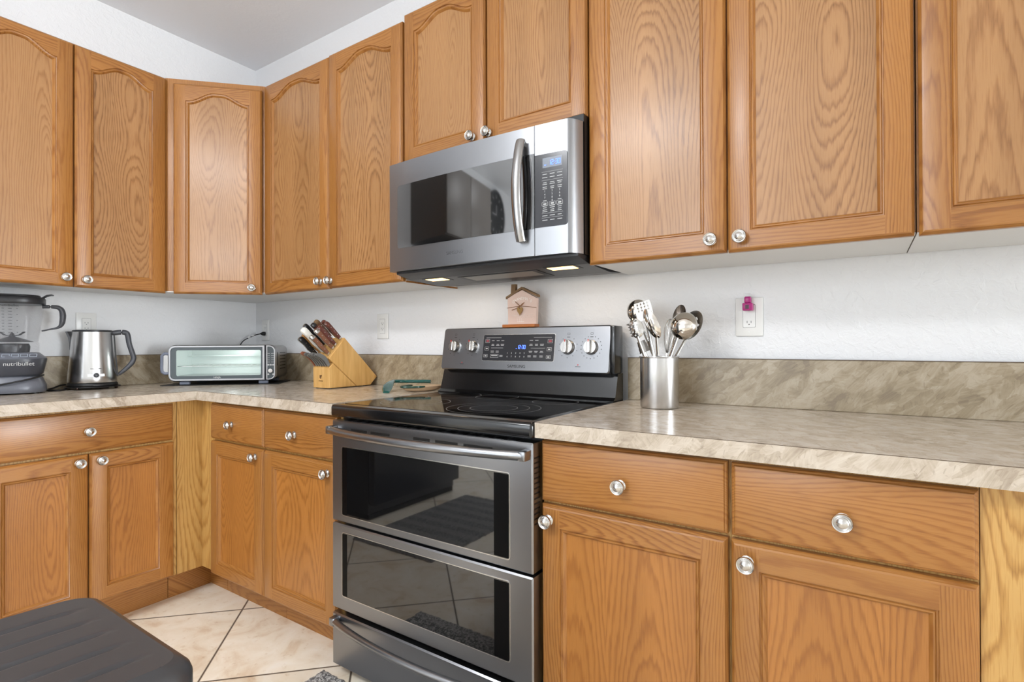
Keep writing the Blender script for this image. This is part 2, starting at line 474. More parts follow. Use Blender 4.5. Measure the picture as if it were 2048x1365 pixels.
ZB = .1625   # underside of base boxes
def base_cabinet(label, M, x0, x1, drawers, doors, group=None, rz=0):
    o = M @ Vector(((x0+x1)/2, -.30, F))
    r = thing('base_cabinet', label, 'cabinet', o, rz, group)
    MB(M).box(x0, x1, -.59, -.004, ZB, .874).build('body', OAK_PALE, r, smooth=0)
    MB(M).box(x0, x1, -.515, -.497, F, ZB).build('toe_kick', OAK_H, r, smooth=0)
    for a in drawers: make_drawer(r, M, *a[:4], -.5905, *a[4:])
    for a in doors: make_door(r, M, *a[:4], -.5905, False, OAK_P, *a[4:])
    return r
I4 = Matrix.Identity(4)
ML = Matrix.Rotation(math.pi/2, 4, 'Z')       # left wall: local x -> world y, local -y -> world +x
RL = math.pi/2

base_cabinet('wide oak base cabinet with one long drawer over two doors, below the kettle and blender', ML, -1.3, -.692,
    [(-1.276, -.711, .720, .866, -.9945, .7935)],
    [(-1.280, -.9935, .166, .711, -1.0225, .684), (-.9905, -.7085, .166, .711, -.9575, .684)], rz=RL)
r = thing('corner_base_cabinet', 'pale oak corner filler cabinet where the two base runs meet, under the toaster oven', 'cabinet', (.3, -.3, F))
MB().prism([(.004,-.004),(.653,-.004),(.653,-.59),(.59,-.59),(.59,-.690),(.004,-.690)], lambda p, q, t: (p, q, t), ZB, .874).build('body', OAK_PALE, r, smooth=0)
MB().prism([(.497,-.690),(.497,-.497),(.653,-.497),(.653,-.515),(.515,-.515),(.515,-.690)], lambda p, q, t: (p, q, t), F, ZB).build('toe_kick', OAK_H, r, smooth=0)
base_cabinet('narrow oak base cabinet right beside the inside corner, drawer over one door', I4, .655, 1.078,
    [(.698, 1.0755, .720, .865, .864, .789)], [(.698, 1.0755, .164, .711, 1.029, .681)])
base_cabinet('oak base cabinet directly left of the range, drawer over one door', I4, 1.079, 1.508,
    [(1.082, 1.495, .720, .865, 1.272, .7865)], [(1.082, 1.495, .164, .711, 1.4535, .6755)])
base_cabinet('oak base cabinet directly right of the range, drawer over one door', I4, 2.2725, 2.714,
    [(2.276, 2.711, .718, .866, 2.4845, .785)], [(2.276, 2.711, .164, .710, 2.2985, .674)])
base_cabinet('oak base cabinet second to the right of the range, next to the plain end filler', I4, 2.7145, 3.099,
    [(2.7185, 3.097, .718, .865, 2.909, .7845)], [(2.7175, 3.097, .164, .710, 2.748, .6725)])
r = thing('filler_panel', 'plain pale oak filler panel at the right end of the base cabinets', 'panel', (3.25, -.3, F))
MB().box(3.1, 3.40, -.592, -.004, ZB, .874).build('body', OAK_PALE, r, smooth=0)
MB().box(3.1, 3.40, -.515, -.497, F, ZB).build('toe_kick', OAK_H, r, smooth=0)

UB, UT = 1.345, 2.318
def upper_cabinet(label, M, x0, x1, doors, zb=UB, zt=UT, dep=.303, rz=0, group=None):
    o = M @ Vector(((x0+x1)/2, -.15, zb))
    r = thing('wall_cabinet', label, 'cabinet', o, rz, group)
    MB(M).box(x0+.0006, x1-.0006, -dep, -.003, zb+.004, zt).build('body', OAK_V, r, smooth=0)
    MB(M).box(x0+.0006, x1-.0006, -dep, -.003, zb, zb+.0035).build('bottom_panel', WHITEM, r, smooth=0, label='white melamine underside')
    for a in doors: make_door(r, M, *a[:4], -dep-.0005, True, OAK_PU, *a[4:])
    return r
upper_cabinet('tall double-door oak wall cabinet above the blender and kettle, cut by the left picture edge', ML, -1.29, -.612,
    [(-1.281, -.950, 1.338, 2.311, -.9785, 1.374), (-.9465, -.6145, 1.338, 2.311, -.911, 1.370)], rz=RL)
upper_cabinet('tall double-door oak wall cabinet between the corner and the microwave', I4, .612, 1.5125,
    [(.6165, 1.081, 1.338, 2.312, 1.0315, 1.371), (1.0842, 1.509, 1.340, 2.316, 1.0975, 1.370)], zt=2.320)
MB().box(1.5095, 1.5125, -.303, -.003, 1.338, 1.3445).build('edge_strip', OAK_H, [o for o in col.objects if o.name.startswith('wall_cabinet')][-1], smooth=0)
upper_cabinet('short double-door oak wall cabinet directly above the microwave', I4, 1.5135, 2.2705,
    [(1.520, 1.8945, 1.777, 2.334, 1.8445, 1.805), (1.9012, 2.2685, 1.777, 2.334, 1.9112, 1.8045)], zb=1.783, zt=2.336)
upper_cabinet('tall double-door oak wall cabinet above the utensil crock, right of the microwave', I4, 2.2715, 3.0385,
    [(2.2725, 2.6535, 1.336, 2.312, 2.6185, 1.3695), (2.6578, 3.035, 1.335, 2.312, 2.688, 1.3695)], zb=1.341)
upper_cabinet('oak wall cabinet at the right picture edge with no knob showing', I4, 3.0395, 3.82,
    [(3.0432, 3.43, 1.334, 2.312, 3.40, 1.37), (3.4335, 3.816, 1.334, 2.312, 3.465, 1.37)], zb=1.340)
# diagonal corner wall cabinet
r = thing('corner_wall_cabinet', 'diagonal single-door oak wall cabinet across the corner above the toaster oven', 'cabinet', (.25, -.25, UB), math.pi/4)
PD = [(.003,-.003),(.611,-.003),(.611,-.308),(.308,-.611),(.003,-.611)]
MB().prism(PD, lambda p, q, t: (p, q, t), UB+.004, 2.318).build('body', OAK_V, r, smooth=0)
MB().prism(PD, lambda p, q, t: (p, q, t), UB, UB+.0035).build('bottom_panel', WHITEM, r, smooth=0, label='white melamine underside')
MD = Matrix.Translation((.4595, -.4595, 0)) @ Matrix.Rotation(math.pi/4, 4, 'Z')
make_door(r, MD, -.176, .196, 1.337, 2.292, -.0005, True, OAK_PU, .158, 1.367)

# ------------------------------------------------------------------ worktops
def worktop(label, poly, loc, seams, splashes):
    r = thing('countertop', label, 'countertop', loc)
    m = MB().prism(poly, lambda p, q, t: (p, q, t), .876, .914)
    m.build('slab', LAM, r, smooth=0)
    s = MB()
    for a in seams: s.box(*a, .9126, .9138)
    s.build('edge_seam', SEAM, r, smooth=0, label='thin dark laminate seam along the front edge')
    for a, lb in splashes:
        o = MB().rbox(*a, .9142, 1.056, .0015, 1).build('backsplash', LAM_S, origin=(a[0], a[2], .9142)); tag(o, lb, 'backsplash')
        if a[1]-a[0] > a[3]-a[2]: q = MB().box(a[0], a[1], a[2]-.0004, a[3], 1.056, 1.0575)
        else: q = MB().box(a[0], a[1]+.0004, a[2], a[3], 1.056, 1.0575)
        q.build('seam', SEAM, o, smooth=0)
    return r
worktop('L-shaped mottled beige laminate countertop running through the corner left of the range',
    [(.003,-.003),(1.509,-.003),(1.509,-.635),(.635,-.635),(.635,-1.33),(.003,-1.33)], (.6, -.4, .876),
    [(.635, 1.509, -.6354, -.634), (.634, .6354, -1.33, -.635)],
    [((.022, 1.509, -.021, -.003), 'low mottled laminate backsplash on the back wall between the corner and the range'), ((.003, .021, -1.33, -.003), 'low mottled laminate backsplash on the left wall behind the kettle and blender')])
worktop('straight mottled beige laminate countertop right of the range, under the utensil crock',
    [(2.273,-.003),(3.60,-.003),(3.60,-.635),(2.273,-.635)], (2.9, -.3, .876),
    [(2.273, 3.60, -.6354, -.634)], [((2.273, 3.60, -.021, -.003), 'low mottled laminate backsplash on the back wall right of the range')])

# ------------------------------------------------------------------ range
def rrect(x0, x1, z0, z1, r, n=5):
    out = []
    for cx, cz, a0 in ((x1-r, z0+r, -90), (x1-r, z1-r, 0), (x0+r, z1-r, 90), (x0+r, z0+r, 180)):
        for k in range(n+1):
            a = math.radians(a0 + 90*k/n); out.append((cx+r*math.cos(a), cz+r*math.sin(a)))
    return out
def annulus(mb, c, r0, r1, z, n=64, m=0):
    mb.loft([[(c[0]+r*math.cos(2*math.pi*i/n), c[1]+r*math.sin(2*math.pi*i/n), z) for i in range(n)] for r in (r0, r1)], m=m)

rg = thing('range', 'freestanding stainless double-oven electric range with black glass top between the base cabinets', 'range', (1.891, -.33, F))
MB().box(1.514, 2.268, -.588, -.05, F+.02, .870).build('body', BLACK, rg, smooth=0)
for x in (1.56, 2.22):
    for y in (-.53, -.10): MB().lathe([(.016, 0), (.016, .02)], (x, y, F), n=12).build('foot', BLACK, rg)
MB().rbox(1.511, 2.2715, -.645, -.052, .8725, .912, .009, 3).build('cooktop_frame', BLACKE, rg)
gl = MB().rbox(1.533, 2.249, -.606, -.118, .910, .9132, .0015, 1).build('cooktop_glass', BLACKG, rg)
for nm, c, rs in (('burner_ring', (2.02, -.452), (.142, .108, .072)), ('burner_ring', (1.842, -.182), (.078,)), ('burner_ring', (2.096, -.2095), (.0765,)),
                  ('burner_ring', (1.672, -.215), (.10,)), ('burner_ring', (1.705, -.455), (.115, .085))):
    m = MB()
    for q in rs: annulus(m, c, q-.0012, q, .9136)
    m.build(nm, plain('burner ring print', (150, 150, 150), .4), gl)
# lower black backguard
MB().prism([(-.045,.880),(-.045,1.004),(-.088,1.004),(-.092,.992),(-.112,.926),(-.128,.916),(-.128,.9125),(-.06,.9125),(-.06,.880)],
           lambda p, q, t: (t, p, q), 1.5125, 2.2655).build('backguard', BLACKE, rg, smooth=40)
# leaning stainless control panel
LEAN = Matrix(((1,0,0,0),(0,1,.17,0),(0,0,1,0),(0,0,0,1)))
def PY(z): return -.118 + .17*(z-1.005)           # front face of the panel
m = MB()
body = rrect(1.517, 2.247, 1.004, 1.167, .012)
fr = contour_offset(body, .004)
m.loft([[(p, PY(q)+.058, q) for p, q in body], [(p, PY(q)+.004, q) for p, q in body], [(p, PY(q), q) for p, q in fr]], True, True)
cp = m.build('control_panel', STEEL, rg)
MB().rbox(2.2475, 2.2655, -.112, -.045, 1.005, 1.164, .004, 2).build('end_cap', BLACKE, rg)
m = MB(); b = rrect(1.721, 2.037, 1.040, 1.141, .006)
m.loft([[(p, PY(q)+.0005, q) for p, q in b], [(p, PY(q)-.0012, q) for p, q in b]], True, True, 0)
m.build('panel_rim', NICKEL, cp)
m = MB(); b = rrect(1.723, 2.035, 1.042, 1.139, .005)
m.loft([[(p, PY(q)-.001, q) for p, q in b], [(p, PY(q)-.0018, q) for p, q in b]], True, True, 0)
m.build('display_glass', PANELG, cp)
UZ = Vector((0, .17, 1)).normalized(); UX = Vector((1, 0, 0))
def bar(mb, x, z, w, h, off=.0021, m=0):
    mb.add([(x-w/2, PY(z-h/2)-off, z-h/2), (x+w/2, PY(z-h/2)-off, z-h/2), (x+w/2, PY(z+h/2)-off, z+h/2), (x-w/2, PY(z+h/2)-off, z+h/2)], [(0,1,2,3)], m)
def outline(mb, x, z, w, h, t=.0009, off=.0021, m=0):
    bar(mb, x, z+h/2, w, t, off, m); bar(mb, x, z-h/2, w, t, off, m); bar(mb, x-w/2, z, t, h, off, m); bar(mb, x+w/2, z, t, h, off, m)
m = MB()
rr = random.Random(3)
for x, z, w in ((1.770,1.128,.07),(1.985,1.128,.075),(1.789,1.0895,.055),(1.968,1.089,.06)): bar(m, x, z, w, .0011)
for z in (1.117, 1.103, 1.099, 1.0775, 1.0735):
    for x in (1.768, 1.791, 1.812):
        if z < 1.08 and x > 1.80: continue
        bar(m, x, z, rr.uniform(.011, .016), .0016)
    for x in (1.938, 1.961, 1.984):
        if z > 1.11 and x > 1.98: continue
        bar(m, x, z, rr.uniform(.011, .016), .0016)
for x in (1.810, 1.934, 1.958, 1.984):
    for dz in (0, .004): bar(m, x, 1.0575+dz, .014, .0016)
outline(m, 1.742, 1.116, .019, .013); outline(m, 2.017, 1.114, .019, .013)
outline(m, 1.741, 1.087, .018, .012); outline(m, 2.015, 1.085, .018, .012)
outline(m, 1.738, 1.0595, .018, .010); outline(m, 2.014, 1.0575, .018, .010)
outline(m, 1.779, 1.0595, .036, .012); bar(m, 1.779, 1.061, .028, .003)
for x, z in ((1.741,1.087),(2.015,1.085),(1.738,1.0595),(2.014,1.0575)): bar(m, x, z, .009, .004)
for i, ch in enumerate('12345'): m.text(ch, .0085, (1.838+i*.0185, PY(1.070)-.0022, 1.0705), UX, UZ, .0002, 0)
for i, ch in enumerate('67890'): m.text(ch, .0085, (1.838+i*.0185, PY(1.057)-.0022, 1.0575), UX, UZ, .0002, 0)
bar(m, 1.742, 1.116, .012, .007, m=1); bar(m, 2.017, 1.114, .012, .007, m=1)
m.build('button_print', [PRINT, plain('dim red key', (150, 62, 72), .5)], cp, smooth=0)
def seg7(mb, st, x, z, w, h, fn, t=.0016, gap=.0028):
    T = {'1':'bc','2':'abged','3':'abgcd','0':'abcdef'}
    for ch in st:
        if ch == ':':
            for dz in (.28, .68): fn(mb, x+.0008, z+h*dz, t, t)
            x += gap+.001; continue
        for k in T[ch]:
            cx, cz, sw_, sh = {'a':(w/2,h,w,t),'g':(w/2,h/2,w,t),'d':(w/2,0,w,t),'b':(w,h*.75,t,h*.5),'c':(w,h*.25,t,h*.5),'f':(0,h*.75,t,h*.5),'e':(0,h*.25,t,h*.5)}[k]
            fn(mb, x+cx, z+cz, sw_, sh)
        x += w + gap + (.0 if ch != '1' else .0)
m = MB(); seg7(m, '12:30', 1.879, 1.0865, .0058, .0125, lambda mb, x, z, w, h: bar(mb, x, z, w, h))
bar(m, 1.876, 1.0872, .004, .0016)
m.build('clock_digits', LEDBLUE, cp, smooth=0, label='glowing blue 12:30 digits')
m = MB(); m.text('SAMSUNG', .0165, (1.881, PY(1.0215)-.0004, 1.0215), UX, UZ, .0003, 0, sx=1.05)
m.build('brand_lettering', PRINTD, cp, smooth=0)
for kx, kz, n, rad in ((1.581,1.0945,9,.034),(1.671,1.0945,9,.034),(2.088,1.092,9,.036),(2.176,1.092,17,.038)):
    m = MB()
    for i in range(n):
        a = math.radians(-225 + (270*i/(n-1)))
        a = math.radians(90) + (i+1)*2*math.pi/(n+1)
        px, pz = kx+rad*math.cos(a), kz+rad*math.sin(a)
        m.add([(px-.0012, PY(pz)-.0004, pz-.0014), (px+.0012, PY(pz)-.0004, pz-.0014), (px+.0012, PY(pz)-.0004, pz+.0014), (px-.0012, PY(pz)-.0004, pz+.0014)], [(0,1,2,3)])
    bar(m, kx, kz+.036, .012, .002, .0004); outline(m, kx, kz+.047, .009, .006, .0008, .0004)
    m.build('dial_print', PRINTD, cp, smooth=0)
for x in (1.625, 2.131):
    m = MB(); bar(m, x, 1.026, .02, .0016, .0004); bar(m, x, 1.032, .004, .004, .0004, 1); m.build('indicator_print', [PRINTD, PRINTR], cp, smooth=0)
for kx, kz, rad in ((1.581,1.0945,.0225),(1.671,1.0945,.0225),(2.088,1.092,.0245),(2.176,1.092,.0245)):
    y = PY(kz)
    k = MB(); N = Vector((0, -1, .17)).normalized()
    k.lathe([(rad*1.02,0),(rad*1.05,.002),(rad,.004),(rad*.98,.012),(rad*.93,.0145),(.0001,.0145)], (kx, y, kz), N, 32)
    t = UZ
    sec = rrect(-.0072, .0072, -rad*.97, rad*.97, .005)
    O = Vector((kx, y, kz))
    k.loft([[O + N*.014 + UX*p + t*q for p, q in sec], [O + N*.0245 + UX*p*.9 + t*q*.96 for p, q in sec], [O + N*.0275 + UX*p*.6 + t*q*.9 for p, q in sec]], False, True)
    ko = k.build('control_knob', NICKEL, rg)
    q = MB(); q.loft([[O + N*h + UX*p*.22 + t*(rad*.80 + qq*.18) for p, qq in sec] for h in (.0272, .0282)], True, True)
    q.build('pointer', PRINTR, ko)

FRIT = plain('black printed glass border', (6, 6, 7), .3, spec=.12)
def oven_door(name, z0, z1, wz0, wz1):
    m = MB(); x0, x1 = 1.5135, 2.2695
    b = rrect(x0, x1, z0, z1, .004, 2)
    m.loft([[(p, -.592, q) for p, q in b], [(p, -.636, q) for p, q in b], [(p, -.640, q) for p, q in contour_offset(b, .004)]], True, True)
    o = m.build(name, STEEL, rg, smooth=35)
    b = rrect(1.565, 2.2010, wz0, wz1, .006, 3); m = MB()
    m.loft([[(p, -.6398, q) for p, q in contour_offset(b, -.003)], [(p, -.6412, q) for p, q in contour_offset(b, -.003)]], True, True)
    m.build('window_trim', NICKEL, o)
    m = MB(); m.loft([[(p, -.6405, q) for p, q in b], [(p, -.6420, q) for p, q in b]], True, True)
    m.build('window', OVENG, o)
    m = MB(); b2 = rrect(1.566, 2.2, wz0+.001, wz1-.001, .005, 3); 
    for xa, xb in ((1.566, 1.588), (2.155, 2.2)):
        MB().add([(xa, -.6424, wz0+.002), (xb, -.6424, wz0+.002), (xb, -.6424, wz1-.002), (xa, -.6424, wz1-.002)], [(0,1,2,3)]).build('window_border', FRIT, o, smooth=0)
    return o
def bow_handle(parent, z, ye, ym, x0, x1, r=.0125, name='handle'):
    n = 28; P = []
    for i in range(n+1):
        t = i/n; P.append((x0+(x1-x0)*t, ye + (ym-ye)*(1-(2*t-1)**2)**.9, z))
    m = MB().tube(P, r, 14, nrm=(0, 0, 1))
    for x in (x0, x1):
        m.rbox(x-.012 if x == x0 else x-.010, x+.010 if x == x0 else x+.012, ye-.012, -.6385, z-.0125, z+.0125, .004, 2)
    return m.build(name, STEEL, parent)
od = oven_door('upper_oven_door', .5405, .862, .5655, .780)
bow_handle(od, .8345, -.662, -.706, 1.535, 2.256)
for x0, x1 in ((1.606,1.678),(1.695,1.776),(1.872,1.935),(1.955,2.035),(2.055,2.150)): MB().rbox(x0, x1, -.6412, -.6392, .8325, .8405, .0007, 1).build('vent_slot', BLACK, od)
m = MB()
for i in range(16): m.box(1.56+i*.042, 1.585+i*.042, -.63, -.60, .8615, .8628)
m.build('top_vent', BLACK, od, smooth=0)
m = MB()
for i in range(14): m.box(2.2690, 2.2699, -.632, -.606, .66+i*.0125, .664+i*.0125)
m.build('side_vent', BLACK, od, smooth=0)
oven_door('lower_oven_door', .2615, .5335, .3095, .508)
m = MB(); b = rrect(1.5135, 2.2695, .080, .246, .004, 2)
m.loft([[(p, -.592, q) for p, q in b], [(p, -.636, q) for p, q in b], [(p, -.640, q) for p, q in contour_offset(b, .004)]], True, True)
dr = m.build('storage_drawer', STEEL, rg, smooth=35)
bow_handle(dr, .2255, -.650, -.690, 1.535, 2.256, .0105)

# ------------------------------------------------------------------ over-the-range microwave
mw = thing('microwave', 'stainless over-the-range microwave hung under the short wall cabinet', 'microwave', (1.891, -.2, 1.335))
MB().box(1.5155, 2.2685, -.346, -.006, 1.366, 1.7745).build('body', BLACK, mw, smooth=0)
def mf(x):   # bowed front
    t = (x-1.891)/.378
    y = -.388 - .016*(1-t*t)
    if x > 2.235: y += .048*((x-2.235)/.034)**2.2
    return y
def front_slab(mb, x0, x1, z0, z1, off0, off1, n=24, m=0, dense_end=False):
    xs = [x0+(x1-x0)*i/n for i in range(n+1)]
    top = [(x, mf(x)-off1) for x in xs]; bot = [(x, (off0 if off0 < 0 else mf(x)-.0)) for x in reversed(xs)]
    poly = top + bot
    return mb.prism(poly, lambda p, q, t: (p, q, t), z0, z1, m)
m = MB(); front_slab(m, 1.5135, 2.1315, 1.366, 1.752, -.346, 0)
mdo = m.build('door', STEEL, mw, smooth=25)
def curved_patch(mb, poly, off, th, m=0, split=14):
    """plate following the bowed front; poly in x,z as a rounded rect (x0,x1,z0,z1,r,flat_right)"""
    x0, x1, z0, z1, r, fr_ = poly
    xs = [x0 + r*(1-math.cos(math.pi/2*i/5)) for i in range(6)] + [x0+r+(x1-x0-2*r)*i/split for i in range(1, split)]
    xs += [x1-r+r*math.sin(math.pi/2*i/5) for i in range(6)]
    lo, hi = [], []
    for x in xs:
        c = 0
        if x < x0+r and fr_ != 'l': c = r - math.sqrt(max(0, r*r-(x0+r-x)**2))
        if x > x1-r and fr_ != 'r': c = r - math.sqrt(max(0, r*r-(x-x1+r)**2))
        lo.append((x, z0+c)); hi.append((x, z1-c))
    ring = lo + hi[::-1]
    mb.loft([[(p, mf(p)+.001, q) for p, q in ring], [(p, mf(p)-off, q) for p, q in ring]], m=m)
    n = len(xs)
    vs = [(p, mf(p)-off, q) for p, q in lo] + [(p, mf(p)-off, q) for p, q in hi]
    mb.add(vs, [(i, i+1, n+i+1, n+i) for i in range(n-1)], m)
    return mb
curved_patch(MB(), (1.5585, 2.1312, 1.446, 1.669, .010, 'r'), .0016, 0).build('window', MWG, mdo, smooth=25)
P = [];
for i in range(25):
    t = i/24; P.append((2.094 - .002*math.sin(math.pi*t), mf(2.092) - .014 - .024*math.sin(math.pi*t)**.8, 1.4105 + .3005*t))
m = MB().tube(P, .010, 16, flat=1.55, nrm=(1,0,0))
for z in (1.4165, 1.705): m.rbox(2.083, 2.101, mf(2.092)-.018, mf(2.092)+.0005, z-.009, z+.009, .003, 2)
m.build('handle', STEELV, mdo)
m = MB(); m.text('SAMSUNG', .0155, (1.83, mf(1.83)-.0002, 1.4045), (1,0,0), (0,0,1), .0004, 0)
m.build('brand_lettering', plain('grey engraved lettering', (120, 120, 122), .35, 1), mdo, smooth=0)
m = MB(); front_slab(m, 2.1335, 2.2685, 1.366, 1.752, -.346, 0, 30)
mcp = m.build('control_panel', STEEL, mw, smooth=25)
kp = curved_patch(MB(), (2.1338, 2.2395, 1.4475, 1.662, .010, 'l'), .0014, 0).build('keypad', PANELG, mcp, smooth=25)
def mbar(mb, x, z, w, h, off=.0018, m=0):
    mb.add([(x-w/2, mf(x-w/2)-off, z-h/2), (x+w/2, mf(x+w/2)-off, z-h/2), (x+w/2, mf(x+w/2)-off, z+h/2), (x-w/2, mf(x-w/2)-off, z+h/2)], [(0,1,2,3)], m)
m = MB(); mbar(m, 2.191, 1.635, .062, .029, .0019); m.build('display', LCD, kp, smooth=0)
m = MB(); seg7(m, '12:30', 2.180, 1.6275, .0062, .0135, lambda mb, x, z, w, h: mbar(mb, x, z, w, h, .0024))
mbar(m, 2.169, 1.6285, .006, .0016, .0024)
m.build('clock_digits', LEDBLUE, kp, smooth=0, label='glowing blue 12:30 digits')
m = MB(); rr = random.Random(5)
for z in (1.6085, 1.584, 1.487, 1.474): mbar(m, 2.191, z, .068, .0006)
for z in (1.6015, 1.592, 1.577, 1.572, 1.564, 1.559, 1.5085, 1.503, 1.497, 1.492, 1.480, 1.467):
    for x in (2.167, 2.191, 2.2145): mbar(m, x, z, rr.uniform(.011, .017), .0018)
for r_, row in enumerate(('123', '456', '789')):
    for c_, ch in enumerate(row): m.text(ch, .0085, (2.167+.0237*c_, mf(2.167+.0237*c_)-.002, 1.5515-.0095*r_), (1,0,0), (0,0,1), .0002, 0)
m.text('0', .0085, (2.191, mf(2.191)-.002, 1.523), (1,0,0), (0,0,1), .0002, 0)
for x in (2.167, 2.2145):
    mbar(m, x, 1.524, .012, .0018); 
for x in (2.167, 2.191, 2.2145):
    for dx, dz, w, h in ((0,.005,.019,.0007),(0,-.005,.019,.0007),(-.0095,0,.0007,.010),(.0095,0,.0007,.010)): mbar(m, x+dx, 1.5145+dz, w, h)
    mbar(m, x, 1.5145, .010, .004)
m.build('button_print', PRINT, kp, smooth=0)
m = MB(); m.prism([(-.372,1.3655),(-.372,1.358),(-.345,1.352),(-.300,1.3435),(-.14,1.3355),(-.02,1.3475),(-.02,1.3655)], lambda p, q, t: (t, p, q), 1.532, 2.262)
base = m.build('base', plain('dark grey painted underside', (38, 38, 40), .4), mw, smooth=0)
def slope(y): return 1.3435 + (1.3355-1.3435)*(y+.300)/.16
def under(mb, x0, x1, y0, y1, d, m=0):
    mb.loft([[(x0,y0,slope(y0)-k), (x1,y0,slope(y0)-k), (x1,y1,slope(y1)-k), (x0,y1,slope(y1)-k)] for k in (-.0005, d)], True, True, m)
m = MB(); under(m, 1.745, 2.07, -.285, -.165, .0015); m.build('filter_frame', BLACK, base, smooth=0)
m = MB(); under(m, 1.765, 2.05, -.276, -.20, .0022); m.build('grease_filter', plain('grey mesh filter', (150, 146, 138), .45, .6), base, smooth=0)
WARM = plain('lit warm lamp lens', (255, 214, 150), .4, emit=(255, 205, 130), es=3.5)
for x0, x1 in ((1.602, 1.682), (2.115, 2.205)):
    m = MB(); under(m, x0-.012, x1+.012, -.302, -.245, .0008); lf = m.build('lamp_frame', BLACK, base, smooth=0)
    m = MB(); under(m, x0, x1, -.296, -.255, .0018); m.build('lamp_lens', WARM, lf, smooth=0)
    l = bpy.data.lights.new('cooktop_lamp', 'AREA'); l.shape = 'RECTANGLE'; l.size = .07; l.size_y = .04; l.energy = .32; l.color = (1, .78, .55)
    lo = bpy.data.objects.new('cooktop_lamp', l); col.objects.link(lo); lo.location = ((x0+x1)/2, -.27, 1.334); lo.rotation_euler = (math.radians(18), 0, 0)
    lo.parent = mw; lo.location = Vector(lo.location) - Vector((1.891, -.2, 1.335))

# ------------------------------------------------------------------ wall outlets
def wall_plate(root, M, x, z, w, h):
    m = MB(M); m.rbox(x-w/2, x+w/2, -.006, -.0003, z-h/2, z+h/2, .0035, 2)
    return m.build('cover_plate', WHITEP, root)
def socket_face(parent, M, x, z, w, h, ys=(.0125, -.0125), mats=WHITEP, big=False):
    m = MB(M); m.loft([[(x+p, -.0058, z+q) for p, q in rrect(-w/2, w/2, -h/2, h/2, .002, 2)], [(x+p, -.0068, z+q) for p, q in rrect(-w/2, w/2, -h/2, h/2, .002, 2)]], True, True)
    f = m.build('receptacle', WHITEP, parent)
    m = MB(M); m.loft([[(x+p, -.0061, z+q) for p, q in rrect(-w/2-.0008, w/2+.0008, -h/2-.0008, h/2+.0008, .002, 2)], [(x+p, -.00625, z+q) for p, q in rrect(-w/2-.0008, w/2+.0008, -h/2-.0008, h/2+.0008, .002, 2)]], True, True)
    m.build('reveal', plain('grey reveal line', (88, 88, 86), .6), parent)
    for dz in ys:
        for dx in (-.0056, .0056): MB(M).box(x+dx-.0007, x+dx+.0007, -.0071, -.0066, z+dz-.001, z+dz+.0055).build('slot', PRINTD, f, smooth=0)
        MB(M).lathe([(.0018, 0), (.0018, .0005)], M.inverted() @ (M @ Vector((x, -.0066, z+dz-.005))), (0,-1,0), 10).build('ground_hole', PRINTD, f)
    return f
t = thing('wall_outlet', 'white outlet plate on the left wall behind the kettle', 'outlet', (0, -.808, 1.135), RL)
p = wall_plate(t, ML, -.808, 1.192, .077, .120); socket_face(p, ML, -.808, 1.192, .033, .067)
t = thing('wall_outlet', 'white outlet plate in the corner with the black oven plug in it', 'outlet', (.103, 0, 1.13))
p = wall_plate(t, I4, .103, 1.187, .072, .119); socket_face(p, I4, .103, 1.187, .033, .067)
t = thing('wall_outlet', 'white empty outlet plate between the knife block and the range', 'outlet', (1.060, 0, 1.13))
p = wall_plate(t, I4, 1.060, 1.189, .076, .118); socket_face(p, I4, 1.060, 1.189, .033, .067)
t = thing('wall_outlet', 'white outlet plate right of the crock with a magenta adapter in it', 'outlet', (2.654, 0, 1.127))
p = wall_plate(t, I4, 2.654, 1.184, .078, .117); f = socket_face(p, I4, 2.654, 1.187, .034, .068, ys=(.0215, -.0205))
for z in (1.190, 1.183): MB().box(2.646, 2.662, -.0078, -.0066, z-.0028, z+.0028).build('reset_button', WHITEP, f, smooth=0)
MB().lathe([(.0024, 0), (.0018, .001)], (2.654, -.0058, 1.138), (0,-1,0), 12).build('screw', WHITEP, p)
MAG = plain('magenta plastic', (176, 28, 122), .3)
t = thing('usb_adapter', 'magenta plug-in adapter with a clear cap in the right-hand wall outlet', 'adapter', (2.6535, -.02, 1.199))
MB().rbox(2.640, 2.667, -.036, -.0076, 1.2025, 1.2255, .0025, 2).build('body', MAG, t)
MB().rbox(2.6445, 2.6625, -.031, -.010, 1.2255, 1.2445, .003, 2).build('neck', MAG, t)
MB().rbox(2.6485, 2.6585, -.0368, -.0355, 1.2075, 1.2195, .0004, 1).build('port', plain('dark magenta port', (70, 8, 46), .4), t)
CLEAR, nt, b = newmat('clear plastic'); b.inputs['Base Color'].default_value = (.9, .92, .94, 1); b.inputs['Alpha'].default_value = .35; b.inputs['Roughness'].default_value = .08
MB().rbox(2.6435, 2.6635, -.028, -.012, 1.2448, 1.2535, .002, 2).build('cap', CLEAR, t)

